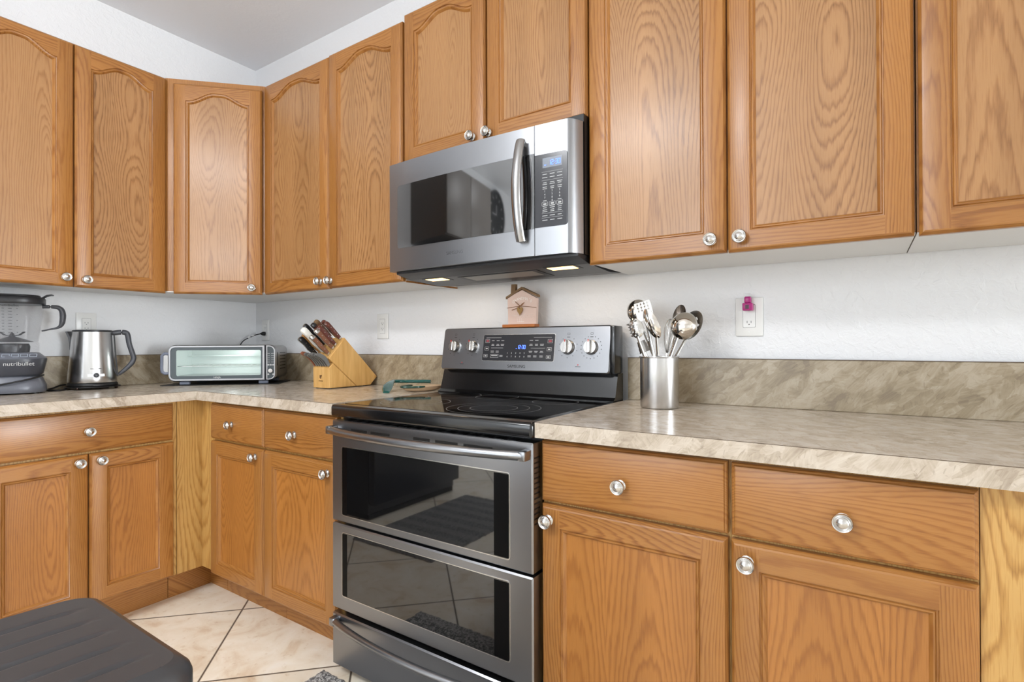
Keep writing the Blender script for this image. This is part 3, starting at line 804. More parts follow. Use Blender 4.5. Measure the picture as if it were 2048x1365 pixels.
# ------------------------------------------------------------------ plaque on the range
t = thing('house_plaque', 'pink house-shaped wooden plaque with a heart charm standing on the range backguard', 'plaque', (1.875, -.075, 1.166))
BRW = plain('warm brown wood', (168, 98, 40), .45); GBR = plain('grey brown wood', (122, 94, 62), .6)
PINK = plain('dusty pink paint', (220, 195, 184), .6)
MB().rbox(1.803, 1.9465, -.093, -.057, 1.1665, 1.1775, .0015, 1).build('ledge', BRW, t)
hp = [(1.8215,1.1775),(1.9435,1.1775),(1.9475,1.272),(1.8845,1.3055),(1.8185,1.2805)]
MB().prism(hp, lambda p, q, k: (p, k, q), -.078, -.064).build('house_board', PINK, t, smooth=0)
for a, b2, nm in (((1.8145,1.2745),(1.8845,1.3085),'roof_strip'), ((1.8845,1.3085),(1.9525,1.2765),'roof_strip')):
    dx, dz = b2[0]-a[0], b2[1]-a[1]; 
    MB().prism([a, b2, (b2[0], b2[1]+.008), (a[0], a[1]+.008)], lambda p, q, k: (p, k, q), -.084, -.062).build(nm, GBR, t, smooth=0)
MB().prism([(1.835,1.293),(1.855,1.3025),(1.856,1.329),(1.8375,1.329)], lambda p, q, k: (p, k, q), -.0805, -.066).build('chimney', GBR, t, smooth=0)
TW = plain('jute twine', (140, 96, 56), .8)
m = MB(); zt = 1.2415
m.tube([(1.8165, -.079, zt-.001), (1.850, -.081, zt+.002), (1.8775, -.082, zt+.004), (1.91, -.081, zt+.001), (1.9465, -.079, zt-.004)], .0009, 6)
for q in ([(1.8775, -.082, zt+.004), (1.866, -.084, zt+.013), (1.855, -.082, zt+.022)], [(1.8775, -.082, zt+.004), (1.888, -.084, zt+.012), (1.896, -.083, zt+.017), (1.888, -.084, zt+.009), (1.8775, -.082, zt+.004)],
          [(1.8775, -.082, zt+.004), (1.862, -.084, zt-.004), (1.840, -.081, zt-.010)]): m.tube(q, .0011, 6)
m.lathe([(.0001,-.003),(.003,0),(.0001,.003)], (1.8775, -.083, zt+.004), (0,0,1), 10)
m.build('twine_bow', TW, t)
hpts = []
for i in range(28):
    a = 2*math.pi*i/28; hpts.append((1.8775 + .0125*math.sin(a)**3, zt-.013 + .0011*(13*math.cos(a)-5*math.cos(2*a)-2*math.cos(3*a)-math.cos(4*a))))
MB().prism(hpts, lambda p, q, k: (p, k, q), -.0855, -.0825).build('heart_charm', plain('carved heart wood', (150, 116, 62), .5), t, smooth=30)
m = MB()
for i, ch in enumerate("GRANDMA'S"):
    a = math.radians(128 - 76*i/8); R0 = .062
    px, pz = 1.8845+R0*math.cos(a), 1.219+R0*math.sin(a)*.88
    ux = Vector((math.sin(a), 0, -math.cos(a)*.8)).normalized(); uz = Vector((-ux.z, 0, ux.x))
    m.text(ch, .0155, (px, -.0783, pz), ux, uz, .0003)
rr = random.Random(9)
for z, x0, x1 in ((1.2115, 1.836, 1.93), (1.2045, 1.858, 1.928)):
    P = []
    for i in range(40): u = i/39; P.append((x0+(x1-x0)*u, -.0784, z + .0016*math.sin(u*60) + .0008*math.sin(u*23)))
    m.tube(P, .0004, 4)
for x in (1.862, 1.871, 1.881): m.box(x, x+.001, -.0786, -.078, 1.188, 1.200)
m.box(1.862, 1.893, -.0786, -.078, 1.187, 1.188)
m.build('lettering', plain('white lettering', (245, 238, 232), .6), t, smooth=0)

# ------------------------------------------------------------------ utensil crock and utensils
CX, CY = 2.435, -.184
t = thing('utensil_crock', 'cylindrical stainless crock of kitchen utensils on the right countertop beside the range', 'crock', (CX, CY, .914))
MB().lathe([(.0001,0),(.050,0),(.0545,.002),(.0555,.006),(.0555,.148),(.0585,.1505),(.0582,.1525),(.0545,.1515),(.0535,.146),(.0535,.005),(.0001,.004)], (CX, CY, .914), n=64).build('body', STEELZ, t, smooth=40)
US = CHROME
def uframe(B, N, face=(-.31*0-.30, -1, .1)):
    B, N = Vector(B), Vector(N); a = (N-B).normalized(); n = Vector(face); n = (n - a*n.dot(a)).normalized(); w = a.cross(n) * -1
    return B, N, a, n, w
def uhandle(parent, B, N, a, n, w, wid=.007, name='handle'):
    m = MB(); B2 = B; L = (N-B).length; lo = []
    for k in range(9):
        s_ = k/8; ww = wid*(1.15 - .45*s_) ; th = .0016
        c = B + a*(L*s_)
        lo.append([c + w*(ww*math.cos(q)) + n*(th*math.sin(q)) for q in [2*math.pi*i/10 for i in range(10)]])
    m.loft(lo, True, True)
    return m.build(name, STEEL_B, parent)
def ladle(label, B, N, rad, tilt, face=(-.3,-1,.1), squash=.8):
    B, N, a, n, w = uframe(B, N, face)
    t = thing('ladle', label, 'ladle', tuple(B)); uhandle(t, B, N, a, n, w)
    c = N + a*rad*.95; ax = (n*math.cos(tilt) + a*math.sin(tilt)).normalized()
    pr = [(rad*math.sin(q), rad*squash*math.cos(q)) for q in [math.pi/2*i/10 for i in range(11)]]
    pr = [(max(.0001, r), h) for r, h in pr] + [(max(.0001, r*.955), h*.955) for r, h in reversed(pr)]
    MB().lathe(pr, c - ax*rad*.3, ax, 40, ref=w).build('bowl', CHROME, t, smooth=60)
    return t
zi = .925
ladle('large round ladle standing topmost at the back left of the crock', (2.470, -.162, zi), (2.357, -.138, 1.180), .036, .25)
ladle('large shiny round ladle at the right front of the crock', (2.420, -.200, zi), (2.494, -.200, 1.122), .0405, .15)
def oval(u, v): return u*u + (2*v-1)**2 < 1
# perforated turner
B, N, a, n, w = uframe((2.446, -.176, zi), (2.3885, -.165, 1.178), (-.15, -1, .1))
t = thing('perforated_turner', 'flat stainless turner with small round holes in front of the back left ladle', 'turner', tuple(B)); uhandle(t, B, N, a, n, w)
hole = lambda u, v: any((u-hu)**2*.75 + (v-hv)**2*1.3 < .0055 for hu in (-.6, -.2, .2, .6) for hv in (.55, .72, .88))
MB().gridplate(N - a*.002, w, a, n, .056, .058, 40, 40, lambda u, v: not hole(u, v) and not (v > .93 and abs(u) > .93), lambda u, v: .004*v*v).build('blade', STEEL_B, t)
# pasta server
B, N, a, n, w = uframe((2.455, -.222, zi), (2.3795, -.214, 1.125), (-.35, -1, .35))
t = thing('pasta_server', 'toothed pasta server at the left front of the crock', 'pasta server', tuple(B)); uhandle(t, B, N, a, n, w, .0065)
ps = lambda u, v: not any(((u-hu)/.17)**2 + ((v-hv)/.045)**2 < 1 for hu, hv in ((0,.5),(-.45,.38),(.45,.38),(-.45,.62),(.45,.62),(0,.28),(0,.72),(-.35,.82),(.35,.82),(-.3,.18),(.3,.18)))
MB().gridplate(N - a*.004, w, a, n, .047, .062, 40, 52, ps, lambda u, v: -.013*u*u - .012*(2*v-1)**2*.6, oval=True).build('head', STEEL_B, t)
m = MB()
for i in range(5):
    v = .22 + .15*i
    for sg in (1,):
        p0 = N + a*(.062*v-.004) + w*(sg*.0195) - n*.010
        d = (w*sg*.75 - n*.55 + a*.25).normalized(); L = .017 + (.006 if i == 4 else 0)
        m.loft([[p0 + a*q*.0042 + n*e*.0008 for q, e in ((-1,0),(0,1),(1,0),(0,-1))], [p0 + d*L + a*q*.0006 + n*e*.0004 for q, e in ((-1,0),(0,1),(1,0),(0,-1))]], True, True)
m.build('teeth', STEEL_B, t, smooth=0)
# slotted spoon
B, N, a, n, w = uframe((2.447, -.205, zi), (2.440, -.222, 1.122), (-.3, -1, .25)); a2 = (a*.93 + Vector((-.42, -.02, .1))).normalized()
t = thing('slotted_spoon', 'slotted oval spoon leaning left at the middle front of the crock', 'spoon', tuple(B)); uhandle(t, B, N, a, n, w, .007)
n2 = (n - a2*n.dot(a2)).normalized(); w2 = a2.cross(n2) * -1
slot = lambda u, v: any(((u-hu)/.12)**2 + ((v-hv)/.14)**2 < 1 for hu, hv in ((.05,.70),(-.35,.52),(.38,.48),(.0,.25)))
MB().gridplate(N - a2*.004, w2, a2, n2, .044, .094, 40, 72, lambda u, v: not slot(u, v), lambda u, v: -.010*(u*u + (2*v-1)**2), oval=True).build('bowl', CHROME, t)
# small flat spatula, hanging low at the left
B, N, a, n, w = uframe((2.440, -.160, zi), (2.3825, -.160, 1.082), (-.1, -1, .1))
t = thing('small_scoop', 'small dull grey scoop head low at the left of the crock, below the pasta server', 'scoop', tuple(B)); uhandle(t, B, N, a, n, w, .005)
MB().gridplate(N - a*.004, w, a, n, .036, .036, 24, 24, lambda u, v: abs(u) < .98 - .25*v, lambda u, v: .006*(1-u*u)).build('blade', plain('dull grey steel', (120, 116, 112), .35, 1), t)
# whisk
B, N, a, n, w = uframe((2.432, -.165, zi), (2.4475, -.150, 1.075), (-.2, -1, .1))
t = thing('wire_whisk', 'wire balloon whisk in the middle of the crock behind the round ladle', 'whisk', tuple(B))
MB().tube([B, N], .0045, 10).build('handle', STEEL_B, t)
for k in range(5):
    an = math.pi*k/5; d = w*math.cos(an) + n*math.sin(an); P = []
    for i in range(25):
        q = i/24*math.pi*2 - math.pi; h = .5+.5*math.cos(q); r_ = .024*math.sin(q) * (1 if abs(math.sin(q)) >= 0 else 1)
        P.append(N + a*(.105*h) + d*(r_*(.35+.65*h)))
    MB().tube(P, .0008, 6).build('wire', STEEL_B, t)
# solid spoon
B, N, a, n, w = uframe((2.425, -.150, zi), (2.478, -.135, 1.155), (-.2, -1, .1))
t = thing('solid_spoon', 'solid serving spoon whose dark tip shows above the right ladle', 'spoon', tuple(B)); uhandle(t, B, N, a, n, w, .0065)
MB().gridplate(N - a*.004, w, a, n, .040, .070, 32, 48, lambda u, v: True, lambda u, v: .010*(u*u + (2*v-1)**2), oval=True).build('bowl', plain('dull steel', (130, 122, 116), .25, 1), t)
# skimmer
B, N, a, n, w = uframe((2.402, -.172, zi), (2.509, -.165, 1.120), (-.40, -1, .1))
t = thing('skimmer', 'round perforated skimmer at the far right of the crock behind the ladle', 'skimmer', tuple(B)); uhandle(t, B, N, a, n, w, .0065)
sk = lambda u, v: not any(((u-hu)/.17)**2 + ((v-hv)/.05)**2 < 1 for hu in (-.45, 0, .45) for hv in (.3, .45, .6, .75) if abs(hu) < .3 or .35 < hv < .7)
MB().gridplate(N - a*.004, w, a, n, .066, .090, 48, 56, sk, lambda u, v: .008*(u*u + (2*v-1)**2), oval=True).build('head', plain('grey brushed steel', (150, 148, 146), .25, 1), t)

# ------------------------------------------------------------------ knife block
KB = plain('blond wood block', (226, 170, 92), .4, coat=.2)
m_, nt, b = newmat('blond beech'); g = NG(nt); tc = g.n('ShaderNodeTexCoord').outputs['Object']
mp = g.n('ShaderNodeMapping'); g.ln(tc, mp.inputs[0]); mp.inputs['Scale'].default_value = (60, 60, 6)
g.ln(g.ramp(g.noise(mp.outputs[0], 1, 3), [(.3, lin(206, 156, 86)), (.7, lin(226, 180, 112))]), b.inputs['Base Color']); b.inputs['Roughness'].default_value = .38
KB = m_
kx0, kx1 = .9365, 1.0455
t = thing('knife_block', 'slanted blond wooden knife block on the countertop left of the range', 'knife block', (.99, -.18, .914))
def chamf(mb, poly, x0, x1, c=.002):
    if sum(poly[i][0]*poly[(i+1)%len(poly)][1]-poly[(i+1)%len(poly)][0]*poly[i][1] for i in range(len(poly))) < 0: poly = poly[::-1]
    ins = contour_offset(poly, c)
    return mb.loft([[(x0, p, q) for p, q in ins], [(x0+c, p, q) for p, q in poly], [(x1-c, p, q) for p, q in poly], [(x1, p, q) for p, q in ins]], True, True)
chamf(MB(), [(-.2937,1.0445),(-.2109,1.1336),(-.026,.9543),(-.0659,.9175),(-.1440,.9175)], kx0, kx1).build('slanted_block', KB, t, smooth=0)
chamf(MB(), [(-.2937,1.004),(-.2920,.9175),(-.1465,.9175),(-.2715,1.0240)], kx0, kx1).build('front_box', KB, t, smooth=0)
for x in (.948, 1.034):
    for y in (-.28, -.09): MB().lathe([(.006, 0), (.006, .0035)], (x, y, .914), n=12).build('foot', BLACK, t)
m = MB()
for s_ in (0, 1): m.loft([[(.991 + (p-.5)*.018, -.2935, .968 + (q-.5)*.02) for p, q in pts] for pts in ([],)] if 0 else [[(.9825, -.2934, .972), (.9845, -.2934, .972), (.9845, -.2934, .960), (.9825, -.2934, .960)], [(.9825, -.2940, .972), (.9845, -.2940, .972), (.9845, -.2940, .960), (.9825, -.2940, .960)]], True, True) if s_ == 0 else m.loft([[(.9865, y, .972), (.9975, y, .972), (.9885, y, .955), (.9865, y, .958)] for y in (-.2934, -.2940)], True, True)
for x in (.976, .981, .986, .991, .996, 1.0): m.box(x, x+.003, -.2940, -.2934, .9455, .9485)
m.build('branded_mark', plain('burnt mark', (92, 56, 26), .6), t, smooth=0)

WD = plain('dark rosewood handle', (96, 46, 34), .35, coat=.3); WM = plain('brown walnut handle', (128, 82, 58), .4); WT = plain('tan wood handle', (168, 122, 70), .45)
WW = plain('white handle', (236, 234, 226), .35); WG = plain('grey handle', (112, 112, 110), .45); WB = plain('black handle', (32, 32, 34), .35); WR = plain('reddish handle', (142, 84, 60), .45)
KA = Vector((0, -.735, .678)); KS = Vector((0, .681, .733))
A0 = Vector((0, -.2937, 1.0445))
def knife(name, label, x, butt, mat, hh=.0100, wd=.0060, tang=True, cap=None, group='knives in the block'):
    P = Vector((0, butt[0], butt[1])) - A0
    s_ = P.dot(KS); L = P.dot(KA); O = Vector((x, A0.y, A0.z)) + KS*s_
    t = thing(name, label, 'knife', tuple(O), 0, group)
    Xv = Vector((1, 0, 0))
    def sec(d, h, wdt, off=0): return [O + KA*d + Xv*(wdt*c_) + KS*(h*s2 + off) for c_, s2 in ((1,.75),(.75,1),(-.75,1),(-1,.75),(-1,-.75),(-.75,-1),(.75,-1),(1,-.75))]
    m = MB(); m.loft([sec(.0005, hh*.7, wd*.8), sec(.012, hh*.72, wd*.85)], True, True); m.build('bolster', NICKEL, t)
    prof = [(.012, .74, 0), (.03, .82, -.0004), (L*.45, 1.0, -.0012), (L*.7, .92, 0), (L*.88, 1.05, -.001), (L-.003, .95, -.0025), (L, .7, -.003)]
    m = MB(); m.loft([sec(d, hh*k, wd*(1 if d < L-.001 else .7), off) for d, k, off in prof], True, True); m.build('handle', mat, t, smooth=50)
    if tang:
        m = MB(); m.loft([[O + KA*d + Xv*(.002*c_) + KS*((hh*k+.0011)*s2 + off) for c_, s2 in ((1,1),(-1,1),(-1,-1),(1,-1))] for d, k, off in prof[:-1]] + [[O + KA*(L+.0006) + Xv*(.0012*c_) + KS*(hh*.72*s2-.003) for c_, s2 in ((1,1),(-1,1),(-1,-1),(1,-1))]], True, True)
        m.build('tang', NICKEL, t, smooth=0)
        for d in (.3, .5, .7): MB().lathe([(.0018, 0), (.0018, .0006)], O + KA*(L*d) + Xv*(wd*.99), (1,0,0), 10).build('rivet', NICKEL, t)
    if cap:
        m = MB(); m.loft([sec(L-.016, hh*1.06, wd*1.06, -.001), sec(L-.002, hh*1.02, wd*1.06, -.0025), sec(L+.002, hh*.7, wd*.8, -.003)], True, True); m.build('end_cap', cap, t, smooth=50)
    return t
knife('kitchen_knife', 'brown-handled knife with a steel cap, lowest of the near column in the block', 1.027, (-.367, 1.142), WM, cap=NICKEL)
knife('kitchen_knife', 'brown-handled steel-rimmed knife second up in the near column of the block', 1.027, (-.345, 1.1675), WM, cap=NICKEL)
knife('kitchen_knife', 'long brown knife handle third up in the near column of the block', 1.027, (-.3316, 1.1816), WD)
knife('kitchen_knife', 'dark red knife handle topmost at the right of the block', 1.027, (-.297, 1.2007), WD)
knife('kitchen_knife', 'dark red knife handle just behind the topmost right one', .996, (-.289, 1.2085), WD)
knife('kitchen_knife', 'black-capped knife handle in the middle of the upper block rows', .996, (-.338, 1.1934), WD, cap=WB)
knife('kitchen_knife', 'plain white knife handle at the left of the block', .990, (-.3825, 1.1728), WW, .0125, .0085, False)
knife('kitchen_knife', 'brown knife handle topmost at the back left of the block', .958, (-.295, 1.2095), WM, cap=GBR)
knife('kitchen_knife', 'black riveted knife handle above the white one', .958, (-.3505, 1.191), WB)
knife('kitchen_knife', 'tan wooden knife handle below the white one', .955, (-.3545, 1.150), WT, .0095, .007, False)
knife('kitchen_shears', 'black shears handle lowest at the left of the slanted block', .953, (-.370, 1.135), WB, .011, .0075)
ords = ['leftmost', 'second from left', 'third from left', 'fourth from left', 'fifth from left', 'sixth from left', 'rightmost']
for i in range(7):
    x = .9445 + i*.0155; O = Vector((x, -.2865, 1.0125))
    c = 'reddish' if i == 0 else 'grey'
    t = thing('steak_knife', f'{c}-handled steak knife, {ords[i]} of the low front row of the block', 'knife', tuple(O), 0, 'steak knives in the front row')
    d = Vector((0, -.74, .672)); q = Vector((0, .672, .74)); Xv = Vector((1, 0, 0)); L = .078 + (.010 if i == 0 else .004*math.sin(i*2.1))
    lo = []
    for k in range(9):
        s_ = k/8; h = .0062 + .003*math.sin(s_*math.pi*.9) + (.0015 if k > 6 else 0); off = .010*math.sin(s_*math.pi) - .004*s_
        if k == 8: h *= .7
        lo.append([O + d*(.003 + L*s_) + Xv*(.0038*c_) + q*(h*s2 + off) for c_, s2 in ((1,.7),(.7,1),(-.7,1),(-1,.7),(-1,-.7),(-.7,-1),(.7,-1),(1,-.7))])
    MB().loft(lo, True, True).build('handle', WR if i == 0 else WG, t, smooth=50)
    m = MB(); m.loft([[O + d*k + Xv*(.0008*c_) + q*(.006*s2) for c_, s2 in ((1,1),(-1,1),(-1,-1),(1,-1))] for k in (0.0, .0035)], True, True); m.build('blade', NICKEL, t, smooth=0)

# ------------------------------------------------------------------ spoon rests
TEAL = plain('teal glazed ceramic', (12, 80, 74), .12, coat=.6); BEI = plain('beige glazed ceramic', (196, 168, 136), .25, coat=.3); DGR = plain('dark green glaze', (30, 62, 50), .15, coat=.5)
t = thing('spoon_rest', 'beige ceramic spoon rest with a dark green rim beside the cooktop', 'spoon rest', (1.435, -.15, .914))
def dish(mb, c, a, rx, ry, h, th=.004, n=40, m=0):
    L = []
    ca, sa = math.cos(a), math.sin(a)
    for k, z in ((.05, .0005), (.55, .0), (.85, h*.35), (1, h), (.96, h+.001), (.80, h*.35+th), (.5, th), (.05, th)):
        L.append([(c[0]+ca*rx*k*math.cos(q)-sa*ry*k*math.sin(q), c[1]+sa*rx*k*math.cos(q)+ca*ry*k*math.sin(q), c[2]+z) for q in [2*math.pi*i/n for i in range(n)]])
    return mb.loft(L, True, True, m)
dish(MB(), (1.445, -.145, .9142), math.radians(78), .098, .046, .020).build('dish', BEI, t, smooth=60)
m = MB(); P = [(1.445+math.cos(math.radians(78))*-.098*c_ - math.sin(math.radians(78))*.046*s_, -.145+math.sin(math.radians(78))*-.098*c_ + math.cos(math.radians(78))*.046*s_, .935) for c_, s_ in [(math.cos(math.radians(q)), math.sin(math.radians(q))) for q in range(-78, 79, 12)]]
m.tube(P, [.003]+[.0052]*(len(P)-2)+[.003], 10); m.build('rim', DGR, t, smooth=60)
t = thing('ceramic_ladle', 'teal ceramic spoon with a bent neck resting beside the knife block', 'spoon', (1.36, -.27, .914))
P = [(1.391,-.292,.9175),(1.372,-.272,.926),(1.352,-.246,.938),(1.332,-.216,.9475),(1.318,-.186,.951),(1.322,-.160,.950),(1.345,-.130,.9485),(1.375,-.105,.948),(1.405,-.085,.948),(1.425,-.074,.947)]
W_ = [.013,.019,.021,.017,.0115,.010,.0095,.0105,.0105,.006]
m = MB(); lo = []
for i, p in enumerate(P):
    p = Vector(p); tt = (Vector(P[min(i+1, len(P)-1)]) - Vector(P[max(i-1, 0)])).normalized(); sd = tt.cross(Vector((0,0,1))).normalized(); u_ = sd.cross(tt)
    lo.append([p + sd*(W_[i]*math.cos(q)) + u_*((.0055 if i < 4 else .0075)*math.sin(q)) for q in [2*math.pi*k/14 for k in range(14)]])
m.loft(lo[:5], True, True); m.build('bowl', TEAL, t, smooth=60)
m = MB(); m.loft(lo[4:], True, True); m.build('handle', TEAL, t, smooth=60)

# ------------------------------------------------------------------ kettle on its trivet
KX, KY = .122, -.822
t = thing('trivet', 'thin dark metal trivet with ball feet under the kettle', 'trivet', (KX, KY, .914))
MB().tube([(KX+.098*math.cos(q), KY+.098*math.sin(q), .9245) for q in [2*math.pi*i/48 for i in range(48)]], .0022, 8, closed=True).build('ring', BLACK, t)
MB().lathe([(.0001, 0), (.097, 0), (.097, .0016), (.0001, .0016)], (KX, KY, .9240), n=48).build('plate', plain('bronze metal', (86, 66, 52), .35, .8), t)
for i in range(4):
    a = math.radians(-50+90*i); MB().lathe([(.0001,0),(.005,.0015),(.007,.006),(.005,.0108),(.0001,.0122)], (KX+.095*math.cos(a), KY+.095*math.sin(a), .9141), n=14).build('ball_foot', plain('dark bronze', (52, 40, 34), .25, .9), t)
t = thing('electric_kettle', 'brushed stainless electric kettle with a grey handle on the left countertop', 'kettle', (KX, KY, .926))
MB().lathe([(.0001,0),(.088,0),(.090,.004),(.089,.012),(.084,.017),(.0001,.017)], (KX, KY, .9264), n=48).build('power_base', BLACK, t, smooth=50)
kb = MB().lathe([(.0001,.9435),(.0865,.9435),(.0875,.946),(.0865,.97),(.079,1.06),(.0735,1.150),(.0728,1.162),(.070,1.1645),(.0001,1.1645)], (KX, KY, 0), n=64).build('body', STEELZ, t, smooth=40)
dirR = Vector((.30, .954, 0)); dirF = Vector((.954, -.30, 0)); dirF = Vector((.95, -.31, 0)).normalized(); dirR = Vector((.31, .95, 0)).normalized()
C0 = Vector((KX, KY, 0))
m = MB(); tip = -dirR
lo = []
for z, r0, r1, hw in ((1.164, .058, .094, .016), (1.157, .058, .091, .019), (1.14, .060, .0845, .021), (1.112, .064, .080, .018), (1.085, .068, .0785, .008)):
    lo.append([C0 + Vector((0,0,z)) + tip*r0 + dirF*hw, C0 + Vector((0,0,z)) + tip*(r1*.9) + dirF*hw*.6, C0 + Vector((0,0,z)) + tip*r1, C0 + Vector((0,0,z)) + tip*(r1*.9) - dirF*hw*.6, C0 + Vector((0,0,z)) + tip*r0 - dirF*hw])
m.loft(lo, True, True); m.build('spout', STEEL, t, smooth=60)
MB().lathe([(.0001,1.1648),(.0715,1.1648),(.0715,1.168),(.067,1.171),(.0001,1.172)], (KX, KY, 0), n=48).build('lid', DGREY, t, smooth=50)
P = [C0 + dirR*r_ + Vector((0,0,z)) for r_, z in ((.068,1.158),(.095,1.1625),(.116,1.161),(.124,1.150),(.130,1.110),(.142,1.065),(.146,1.045),(.138,1.022),(.115,.995),(.090,.972))]
m = MB(); m.tube(smooth_path(P), smooth_vals([.015,.015,.015,.0145,.014,.014,.014,.014,.012,.009]), 14, flat=.75, nrm=tuple(dirR)); m.build('handle', GREY, t, smooth=60)
m = MB(); m.loft([[C0 + dirR*(r_+e) + dirF*(.006*s_) + Vector((0,0,z)) for e, s_ in ((-.004,1),(.004,1),(.004,-1),(-.004,-1))] for r_, z in ((.0725,1.160),(.079,1.06),(.0865,.965))], True, True); m.build('handle_rail', BLACK, t, smooth=0)
def on_kettle(z, du, off=.0008):
    r_ = .0865 - (z-.97)*.0833 + off; an = du/r_
    return C0 + dirF*(r_*math.cos(an)) + dirR*(r_*math.sin(an)) + Vector((0,0,z))
m = MB(); lo = []
for hs in ((.0008), (.0022)):
    ring = []
    for i in range(40):
        q = 2*math.pi*i/40; c_, s_ = math.cos(q), math.sin(q); rx = .030; 
        px = rx*c_; pz = .0135*s_ if abs(px) < .0135 else .0055*(1 if s_ > 0 else -1)
        if abs(px) < .0135: pz = math.sqrt(max(.0055**2, .0145**2-px*px))*(1 if s_ > 0 else -1)
        ring.append(on_kettle(.976+pz, .012+px, hs))
    lo.append(ring)
m.loft(lo, True, True); m.build('switch_plate', plain('pale silver plate', (226, 226, 226), .35), kb, smooth=20)
m = MB(); m.loft([[on_kettle(.976+r_*math.sin(q), .012+r_*math.cos(q), o_) for q in [2*math.pi*i/24 for i in range(24)]] for r_, o_ in ((.0095,.002),(.0092,.0062),(.007,.0072))], False, True); m.build('switch_knob', DGREY, kb, smooth=50)
m = MB()
for i in range(9): 
    x0 = -.008 + i*.0042
    m.add([on_kettle(z, u_, .0004) for u_, z in ((x0,1.0025),(x0+.003,1.0025),(x0+.003,1.0055),(x0,1.0055))], [(0,1,2,3)])
m.build('maker_mark', PRINTD, kb, smooth=0)
m = MB(); m.tube(smooth_path([(.075,-.905,.935),(.045,-.915,.930),(.03,-.93,.921),(.042,-.950,.9175),(.075,-.966,.9175),(.125,-.972,.9175),(.160,-.957,.9175),(.150,-.935,.9175),(.125,-.918,.9185),(.09,-.905,.9215),(.045,-.87,.93),(.026,-.84,.945),(.0235,-.82,.965)]), .0035, 8)
m.build('power_cord', BLACKR, t, smooth=60)

# ------------------------------------------------------------------ blender
BX, BY = .128, -1.088
BF = Vector((.94, -.34, 0)).normalized(); BR = Vector((.34, .94, 0)).normalized(); BO = Vector((BX, BY, 0))
t = thing('blender', 'charcoal countertop blender with a clear jar at the left end of the countertop', 'blender', (BX, BY, .914))
def sq(mb, prof, e=3.2, sx=1, sy=1, n=48, m=0): return mb.lathe(prof, (BX, BY, 0), (0,0,1), n, m, sq=e, sx=sx, sy=sy, ref=tuple(BF))
LG = plain('grey blender plastic', (104, 107, 116), .32); MG = plain('charcoal blender plastic', (66, 68, 76), .34)
sq(MB(), [(.0001,.919),(.101,.919),(.104,.924),(.103,.945),(.092,.975),(.080,.988),(.0001,.988)], 3, .84).build('lower_base', LG, t, smooth=50)
for dx in (-.06, .06):
    for dy in (-.075, .075): MB().lathe([(.010, 0), (.010, .006)], BO + BF*dx + BR*dy + Vector((0,0,.9142)), n=12).build('foot', BLACK, t)
mh = sq(MB(), [(.0001,.986),(.088,.986),(.0935,.992),(.101,1.030),(.1045,1.048),(.1035,1.053),(.0001,1.054)], 3, .88).build('motor_housing', MG, t, smooth=50)
sq(MB(), [(.1035,1.0525),(.1005,1.056),(.082,1.075),(.078,1.077),(.0001,1.077)], 3, .88).build('control_deck', LG, t, smooth=50)
def deck(u_, s_): # s_ 0..1 up the deck slope, u_ sideways
    r_ = .101 - .019*s_; z = 1.0555 + .0195*s_
    return BO + BF*(r_*.88*.985) + BR*u_ + Vector((0,0,z)) + BF*.0012
BTN = plain('pale button outline', (176, 186, 198), .4)
m = MB()
for i in range(4):
    u0 = -.020 + i*.0265
    for (a0, b0, a1, b1) in ((u0,.25,u0+.022,.32),(u0,.78,u0+.022,.85),(u0,.25,u0+.0014,.85),(u0+.0206,.25,u0+.022,.85)):
        m.add([deck(a0,b0), deck(a1,b0), deck(a1,b1), deck(a0,b1)], [(0,1,2,3)])
m.build('buttons', BTN, mh, smooth=0)
m = MB(); m.text('nutribullet', .0215, BO + BF*.0905 + BR*.030 + Vector((0,0,1.033)), BR, (-.06*0, 0, 1), .0012)
m.build('brand_lettering', PRINT, mh, smooth=0)
JAR, nt, b = newmat('clear smoky jar'); b.inputs['Base Color'].default_value = (.30, .31, .34, 1); b.inputs['Alpha'].default_value = .11; b.inputs['Roughness'].default_value = .06; b.inputs['IOR'].default_value = 1.5
sq(MB(), [(.079,1.0775),(.081,1.082),(.082,1.112),(.080,1.118),(.0001,1.120)], 2.6, .92).build('jar_collar', JAR, t, smooth=50)
sq(MB(), [(.052,1.078),(.054,1.10),(.050,1.112),(.0001,1.113)], 2.2).build('drive_hub', DGREY, t, smooth=50)
sq(MB(), [(.078,1.118),(.084,1.16),(.091,1.22),(.095,1.270),(.093,1.270),(.089,1.22),(.082,1.16),(.076,1.121)], 2.8, .92).build('jar', JAR, t, smooth=50)
m = MB(); m.lathe([(.066,1.119),(.040,1.129),(.014,1.139),(.0095,1.141),(.006,1.152),(.0001,1.158)], (BX, BY, 0), n=24)
for k in range(2):
    q = .6+k*math.pi; m.loft([[BO + Vector((math.cos(q), math.sin(q), 0))*r_ + Vector((0,0,z+e)) + Vector((-math.sin(q), math.cos(q), 0))*w_ for w_, e in ((-.006,0),(.006,.0),(.006,.0015),(-.006,.0015))] for r_, z in ((.008,1.142),(.03,1.146),(.048,1.158))], True, True)
m.build('blade_unit', DGREY, t, smooth=40)
sq(MB(), [(.0985,1.268),(.1005,1.272),(.1005,1.292),(.097,1.297),(.085,1.299),(.084,1.305),(.0001,1.306)], 2.8, .92).build('lid', DGREY, t, smooth=50)
m = MB(); m.tube([BO + BR*r_ + Vector((0,0,z)) for r_, z in ((.078,1.292),(.094,1.299),(.104,1.307),(.118,1.3105),(.126,1.309))], [.006,.008,.009,.008,.005], 10, flat=.5, nrm=(0,0,1)); m.build('lid_latch', DGREY, t, smooth=50)
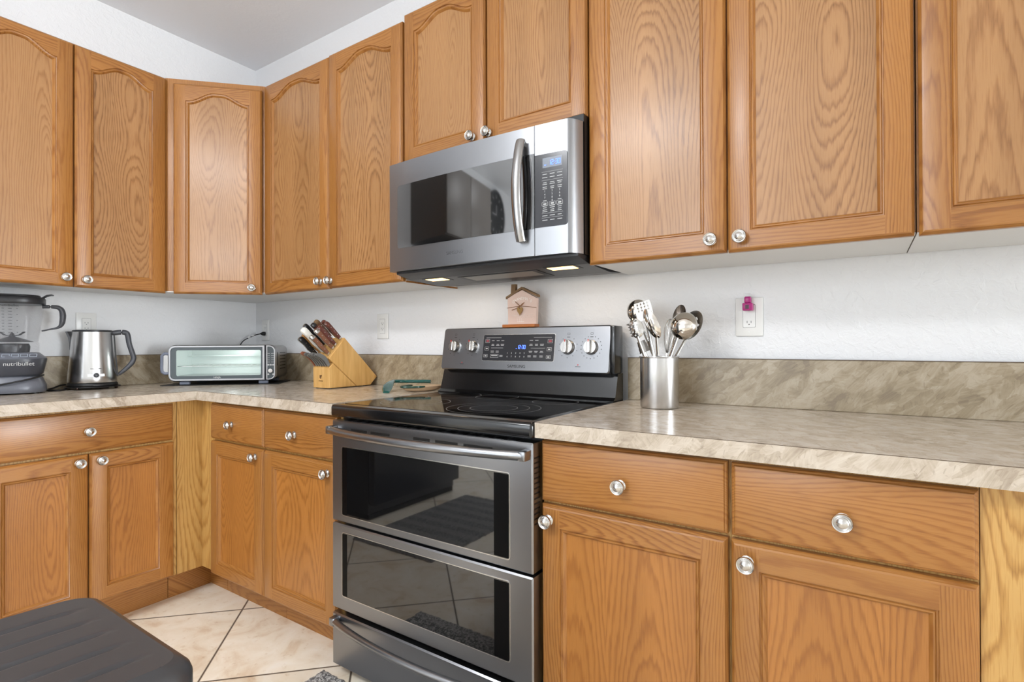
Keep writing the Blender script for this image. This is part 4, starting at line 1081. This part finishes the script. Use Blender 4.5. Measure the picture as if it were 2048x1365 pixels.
m = MB(); m.tube(smooth_path([BO + BR*r_ + Vector((0,0,z)) for r_, z in ((.090,1.262),(.118,1.263),(.138,1.261),(.150,1.250),(.154,1.228),(.152,1.200),(.146,1.184),(.134,1.176),(.112,1.170),(.088,1.163))]), smooth_vals([.010,.010,.012,.014,.0155,.014,.010,.006,.0045,.004]), 12, flat=.7, nrm=tuple(BR)); m.build('jar_handle', GREY, t, smooth=60)
m = MB()
for i in range(9):
    z = 1.155+i*.0115; r_ = .0775 + (z-1.12)*.115
    for u_, w_ in ((-.016,.007),(.004,.011),(.024,.004)):
        if i % 2 and u_ > .02: continue
        p = BO + BF*(r_*.92+.0012) + BR*u_ + Vector((0,0,z)); m.add([p - BR*w_/2, p + BR*w_/2, p + BR*w_/2 + Vector((0,0,.0016)), p - BR*w_/2 + Vector((0,0,.0016))], [(0,1,2,3)])
m.text('nutribullet', .013, BO + BF*.0875 + BR*.002 + Vector((0,0,1.2595)), BR, (0,0,1), .0003)
m.build('measuring_scale', PRINTD, t, smooth=0)
m = MB(); P = []
for i in range(26):
    q = i/25; an = math.radians(-150 + 215*q); P.append(BO + BF*(.104*.9*math.cos(an)) + BR*(.108*math.sin(an)) + Vector((0,0,.9225 + .064*q**1.5)))
m.tube(P, .0034, 8); m.build('power_cord', BLACKR, t, smooth=60)

# ------------------------------------------------------------------ toaster oven on its mat, in the corner
TM = Matrix.Translation((.396, -.396, 0)) @ Matrix.Rotation(math.pi/4, 4, 'Z')     # local x right, -y front
t = tag(MB(TM).rbox(-.262, .255, -.030, .225, .9143, .9172, .001, 1).build('counter_mat', BLACK, origin=(.30, -.30, .914)), 'thin black mat lying under the toaster oven', 'mat')
t = thing('toaster_oven', 'low stainless flip-up toaster oven with a pale window in the corner', 'toaster oven', (.31, -.31, .9172), math.pi/4)
x0, x1, z0, z1, dp = -.236, .236, .932, 1.104, .262
AL = plain('pale brushed metal', (168, 166, 164), .3, 1); CAV = plain('pale aluminium cavity', (222, 228, 226), .4, .15)
m = MB(TM); b = rrect(x0+.006, x1-.006, z0+.004, z1-.004, .024, 6)
hole_ = rrect(x0+.026, x1-.062, z0+.022, z1-.020, .006, 6)
m.loft([[(p, .012, q) for p, q in b], [(p, dp, q) for p, q in b]], False, True)
m.loft([[(p, .012, q) for p, q in b], [(p, .012, q) for p, q in hole_]])
m.build('housing', AL, t, smooth=40)
m = MB(TM); m.loft([[(p, y, q) for p, q in hole_] for y in (.012, .20)], False, True)
for z in (z0+.06, z0+.075, z0+.125): m.box(x0+.03, x1-.066, .196, .199, z, z+.002)
m.build('cavity', CAV, t, smooth=0)
m = MB(TM)
for i in range(13): m.box(x0+.034+i*.029, x0+.0355+i*.029, .02, .19, z0+.071, z0+.0725)
for y in (.022, .19): m.box(x0+.028, x1-.064, y-.0015, y+.0015, z0+.069, z0+.072)
m.build('wire_rack', NICKEL, t, smooth=0)
m = MB(TM); m.box(x0+.03, x1-.066, .025, .19, z0+.0235, z0+.026); m.build('crumb_tray', AL, t, smooth=0)
m = MB(TM); m.tube([(x0+.028, .15, z0+.118), (x1-.064, .15, z0+.118)], .004, 10); m.build('heating_element', CAV, t)
# door ring frame
outer = rrect(x0, x1-.0475, z0, z1, .028, 8)
def half_ring(xa, xb, rl, rr_, inset, n=8):
    out = []; 
    xa += inset; xb -= inset; za, zb_ = z0+inset, z1-inset; rl = max(.001, rl-inset); rr_ = max(.001, rr_-inset)
    for cx, cz, a0, r_ in ((xb-rr_, za+rr_, -90, rr_), (xb-rr_, zb_-rr_, 0, rr_), (xa+rl, zb_-rl, 90, rl), (xa+rl, za+rl, 180, rl)):
        for k in range(n+1):
            a = math.radians(a0+90*k/n); out.append((cx+r_*math.cos(a), cz+r_*math.sin(a)))
    return out
FRAME = plain('satin silver frame', (170, 170, 172), .34, 1)
def framed(name, xa, xb, rl, rr_, parent, wl=.011):
    A_ = half_ring(xa, xb, rl, rr_, 0); B_ = half_ring(xa, xb, rl, rr_, .004); C_ = half_ring(xa, xb, rl, rr_, wl)
    m = MB(TM); m.loft([[(p, .0115, q) for p, q in A_], [(p, -.008, q) for p, q in A_], [(p, -.013, q) for p, q in B_], [(p, -.013, q) for p, q in C_], [(p, -.009, q) for p, q in C_]])
    return m.build(name, FRAME, parent, smooth=40), C_
do, C_ = framed('door', x0, x1-.0490, .030, .003, t)
win = rrect(x0+.0335, x1-.068, z0+.0255, z1-.0245, .008, 8)
m = MB(TM); m.loft([[(p, -.0095, q) for p, q in C_], [(p, -.0095, q) for p, q in win], [(p, -.0065, q) for p, q in win], [(p, -.0065, q) for p, q in C_]])
m.build('glass_border', plain('slate door border', (76, 84, 88), .25), do, smooth=0)
TG, nt, b = newmat('pale tinted oven window'); b.inputs['Base Color'].default_value = lin(196, 222, 216); b.inputs['Alpha'].default_value = .28; b.inputs['Roughness'].default_value = .05
m = MB(TM); m.add([(p, -.0078, q) for p, q in win], [tuple(range(len(win)))]); m.build('window', TG, do, smooth=0)
m = MB(TM); m.text('NINJA', .0115, (-.026, -.0098, z0+.0175), (1,0,0), (0,0,1), .0003); m.build('brand_lettering', PRINT, do, smooth=0)
cpn, C2 = framed('control_panel', x1-.0470, x1+.0, .003, .030, t, .0085)
m = MB(TM); m.loft([[(p, -.0095, q) for p, q in C2], [(p, .011, q) for p, q in C2]], True, True); fc = m.build('panel_face', plain('slate panel', (72, 80, 84), .3), cpn, smooth=0)
m = MB(TM)
for i in range(5):
    for x, w_ in ((x1-.033, .010), (x1-.0155, .012)): m.box(x-w_/2, x+w_/2, -.0099, -.0094, z1-.043-i*.0105, z1-.0412-i*.0105)
m.build('display_print', PRINT, fc, smooth=0)
for x in (x1-.0345, x1-.0235, x1-.0125): MB(TM).rbox(x-.0045, x+.0045, -.0108, -.0093, z0+.071, z0+.0785, .0007, 1).build('button', PRINT, fc)
for x in (x1-.0345, x1-.0125): MB(TM).lathe([(.0042, 0), (.0042, .0015)], (x, -.0093, z0+.029), (0,-1,0), 14).build('button', PRINT, fc)
MB(TM).lathe([(.0105, 0), (.0108, .004), (.0098, .011), (.0001, .0115)], (x1-.0235, -.0094, z0+.047), (0,-1,0), 28).build('dial', NICKEL, fc)
SL = plain('blue grey plastic', (112, 118, 134), .35)
m = MB(TM); P = [(x0+.004, -.004, z1-.042), (x0-.016, -.004, z1-.040), (x0-.027, -.004, z1-.050), (x0-.028, -.004, z0+.060), (x0-.026, -.004, z0+.046), (x0-.014, -.004, z0+.038), (x0+.004, -.004, z0+.040)]
m.tube(P, .0075, 10, nrm=(0,1,0)); m.build('side_handle', SL, do, smooth=60)
m = MB(TM); m.box(x0-.022, x0-.002, -.006, -.001, z0+.044, z1-.046); m.build('handle_insert', AL, do, smooth=0)
m = MB(TM); m.loft([[(x1-.0055+k, .030+p, z0+.105+q) for p, q in rrect(-.006, .006, -.035, .030, .005, 4)] for k in (-.001, .004)], True, True); m.build('side_grip', DGREY, t)
m = MB(TM)
for i in range(6): m.box(x1-.0062, x1-.0052, .10, .22, z0+.05+i*.016, z0+.054+i*.016)
m.build('side_vent', BLACK, t, smooth=0)
for x in (x0+.065, x1-.060):
    for y in (.010, .225): MB(TM).rbox(x-.022, x+.022, y-.008, y+.010, .9173, z0+.006, .002, 1).build('foot', SL, t)
l = bpy.data.lights.new('cavity_fill', 'POINT'); l.energy = .55; l.color = (.93, 1, .97); l.shadow_soft_size = .02  # added point light that brightens the cavity; no bulb modelled
o = bpy.data.objects.new('cavity_fill', l); col.objects.link(o); o.parent = t; o.location = rootmat(t).inverted() @ (TM @ Vector((.02, .06, z1-.035)))
# its cord
m = MB(); P = [(.103,-.031,1.166),(.080,-.047,1.160),(.052,-.066,1.146),(.028,-.088,1.128),(.03,-.11,1.10),(.045,-.12,1.06),(.06,-.13,.99)]
m.tube(smooth_path(P), .0028, 8)
o = m.build('power_cord', BLACKR, t, smooth=60)
MB().lathe([(.0075, -.0085), (.011, -.0095), (.011, -.020), (.006, -.030), (.0035, -.036)], (.103, 0, 1.1665), (0,1,0), 14).build('plug', BLACK, o, smooth=60)
m = MB()
m.tube([(.074,-.0545,1.1585),(.062,-.0625,1.154)], .0045, 6); m.tube([(.056,-.0665,1.151),(.046,-.0725,1.144)], .0055, 6); m.build('tag', WHITEP, o, smooth=0)

# ------------------------------------------------------------------ trash bin in the foreground
m = MB(); bx0, bx1, by0, by1 = 1.715, 2.116, -1.78, -1.338
t = thing('trash_bin', 'stainless trash bin with a ribbed black lid in the left foreground', 'trash bin', (1.92, -1.56, F))
bb = rrect(bx0+.008, bx1-.008, by0+.008, by1-.008, .04, 6)
MB().prism(bb, lambda p, q, k: (p, q, k), F+.02, .606).build('body', STEELZ, t, smooth=40)
MB().prism(rrect(bx0+.004, bx1-.004, by0+.004, by1-.004, .04, 6), lambda p, q, k: (p, q, k), F, F+.022).build('base', BLACK, t, smooth=40)
def dense(P, n=16):
    out = []
    for i, a in enumerate(P):
        b = P[(i+1) % len(P)]; k = n if math.dist(a, b) > .1 else 1
        out += [(a[0]+(b[0]-a[0])*j/k, a[1]+(b[1]-a[1])*j/k) for j in range(k)]
    return out
lid = MB(); L = []
for ins, z in ((.002, .590), (0, .594), (0, .617), (.003, .627), (.010, .634), (.019, .638), (.0235, .6345)):
    L.append([(p, q, z + .010*(1-((q-by0)/(by1-by0)*2-1)**2)*(1 if ins else .4)) for p, q in dense(rrect(bx0+ins, bx1-ins, by0+ins, by1-ins, .034, 6))])
lid.loft(L, True)
gx = [1.795 + k*.0625 for k in range(5)]
nu, nv = 96, 24
def lz(p, q):
    z = .638 + .010*(1-((q-by0)/(by1-by0)*2-1)**2)
    for g_ in gx:
        d_ = abs(p-g_)
        if q < by1-.055 and d_ < .0085: z -= .0042*(1+math.cos(math.pi*d_/.0085))/2
    return z
lid2 = MB(); vs = []; fs = []
def inside_y(p):
    r_ = .034; xa, xb, ya, yb_ = bx0+.0188, bx1-.0188, by0+.0188, by1-.0188
    c_ = 0
    if p < xa+r_: c_ = r_-math.sqrt(max(0, r_*r_-(xa+r_-p)**2))
    if p > xb-r_: c_ = r_-math.sqrt(max(0, r_*r_-(p-xb+r_)**2))
    return ya+c_, yb_-c_
for i in range(nu+1):
    p = bx0+.0188+(bx1-bx0-.0376)*i/nu; ya, yb_ = inside_y(p)
    for j in range(nv+1):
        s_ = j/nv; q = ya+(yb_-ya)*s_; vs.append((p, q, lz(p, q)))
for i in range(nu):
    for j in range(nv): a_ = i*(nv+1)+j; fs.append((a_, a_+nv+1, a_+nv+2, a_+1))
lid.add(vs, fs)
lid.build('lid', plain('black satin lid', (60, 60, 62), .33), t, smooth=40)

# ------------------------------------------------------------------ rugs
def rugmat(name, c0, c1, c2):
    m, nt, b = newmat(name); g = NG(nt); tc = g.n('ShaderNodeTexCoord').outputs['Object']
    sp = g.n('ShaderNodeSeparateXYZ'); g.ln(tc, sp.inputs[0])
    st = g.ramp(g.math('FRACT', g.math('MULTIPLY', sp.outputs[1], 9.0)), [(0, lin(*c0)), (.45, lin(*c0)), (.5, lin(*c1)), (.95, lin(*c1))])
    n_ = g.noise(tc, 160, 3, .7)
    c = g.mix(g.ramp(n_, [(.45, (0,0,0,1)), (.6, (1,1,1,1))]), st, lin(*c2))
    g.ln(c, b.inputs['Base Color']); b.inputs['Roughness'].default_value = .95
    g.bump(n_, .8, .004, b); return m
RUG = rugmat('grey woven rug', (118, 116, 114), (86, 85, 86), (196, 194, 190))
RUG2 = rugmat('grey striped runner', (120, 118, 116), (82, 82, 84), (150, 148, 146))
def rug(name, label, x0, x1, y0, y1, mat, n=60):
    m = MB(); vs = []; fs = []; rr = random.Random(4)
    nx, ny = int((x1-x0)/.012), int((y1-y0)/.012)
    for i in range(nx+1):
        for j in range(ny+1):
            e = .006 if i in (0, nx) or j in (0, ny) else 0
            vs.append((x0+(x1-x0)*i/nx + rr.uniform(-e, e)*.6, y0+(y1-y0)*j/ny + rr.uniform(-e, e)*.6, F + (.002 if e else .008 + rr.uniform(0, .003))))
    for i in range(nx):
        for j in range(ny): a_ = i*(ny+1)+j; fs.append((a_, a_+ny+1, a_+ny+2, a_+1))
    m.add(vs, fs); m.box(x0+.008, x1-.008, y0+.008, y1-.008, F+.0005, F+.006)
    return tag(m.build(name, mat, smooth=60, origin=((x0+x1)/2, (y0+y1)/2, F)), label, 'rug')
rug('floor_rug', 'grey and white woven rug on the tile at the foot of the range', 1.478, 2.33, -1.09, -.645, RUG)
rug('floor_rug', 'dark grey striped runner mirrored in the upper oven window', .62, 1.20, -2.45, -1.46, RUG2)

# ------------------------------------------------------------------ things behind the camera that the glass mirrors
t = thing('refrigerator', 'dark grey refrigerator mirrored at the left of the upper oven window', 'refrigerator', (.27, -2.11, F), RL)
FR = plain('dark slate steel', (70, 72, 76), .3, .7)
MB(ML).rbox(-2.51, -1.715, -.46, -.03, F+.03, 1.78, .006, 2).build('body', FR, t)
for x0_, x1_, z0_, z1_ in ((-2.508, -2.115, .80, 1.775), (-2.110, -1.717, .80, 1.775), (-2.508, -1.717, F+.09, .79)):
    d_ = MB(ML).rbox(x0_, x1_, -.515, -.462, z0_, z1_, .008, 2).build('door', FR, t)
    if z0_ > .5:
        hx = x1_-.04 if x0_ < -2.3 else x0_+.04
        MB(ML).tube([(hx, -.54, .9), (hx, -.555, 1.0), (hx, -.555, 1.55), (hx, -.54, 1.65)], .010, 10).build('handle', NICKEL, d_)
    else: MB(ML).tube([(-2.4, -.54, .70), (-2.3, -.555, .70), (-1.93, -.555, .70), (-1.83, -.54, .70)], .010, 10).build('handle', NICKEL, d_)
MB(ML).box(-2.50, -1.72, -.46, -.05, F, F+.03).build('base', BLACK, t, smooth=0)
t = thing('wall_cabinet', 'deep grey-brown cabinet over the refrigerator, mirrored at the left of the microwave window', 'cabinet', (.28, -2.11, 1.842), RL)
TP = plain('grey brown painted cabinet', (104, 98, 92), .4)
MB(ML).box(-2.515, -1.71, -.56, -.003, 1.842, 2.33).build('body', TP, t, smooth=0)
for x0_, x1_ in ((-2.51, -2.114), (-2.111, -1.715)): MB(ML).rbox(x0_, x1_, -.582, -.5605, 1.846, 2.326, .004, 2).build('door', TP, t)
t = thing('wall_clock', 'round dark wall clock mirrored in the microwave window', 'clock', (0, -3.52, 2.36), RL)
MB(ML).lathe([(.24,0),(.25,.004),(.25,.03),(.235,.038),(.215,.03),(.215,.018),(.0001,.018)], (-3.52, -.0005, 2.40), (0,-1,0), 48).build('case', BLACK, t, smooth=40)
m = MB(ML)
for i in range(12):
    a = 2*math.pi*i/12; c_, s_ = math.cos(a), math.sin(a)
    m.add([(-3.52+c_*r_-s_*w_, -.0195, 2.40+s_*r_+c_*w_) for r_, w_ in ((.165,-.006),(.20,-.006),(.20,.006),(.165,.006))], [(0,1,2,3)])
m.build('hour_marks', PRINT, t, smooth=0)
MB(ML).box(-3.526, -3.514, -.0215, -.020, 2.40, 2.50).build('hand', PRINT, t, smooth=0)
MB(ML).box(-3.52, -3.40, -.0225, -.0215, 2.395, 2.405).build('hand', PRINT, t, smooth=0)
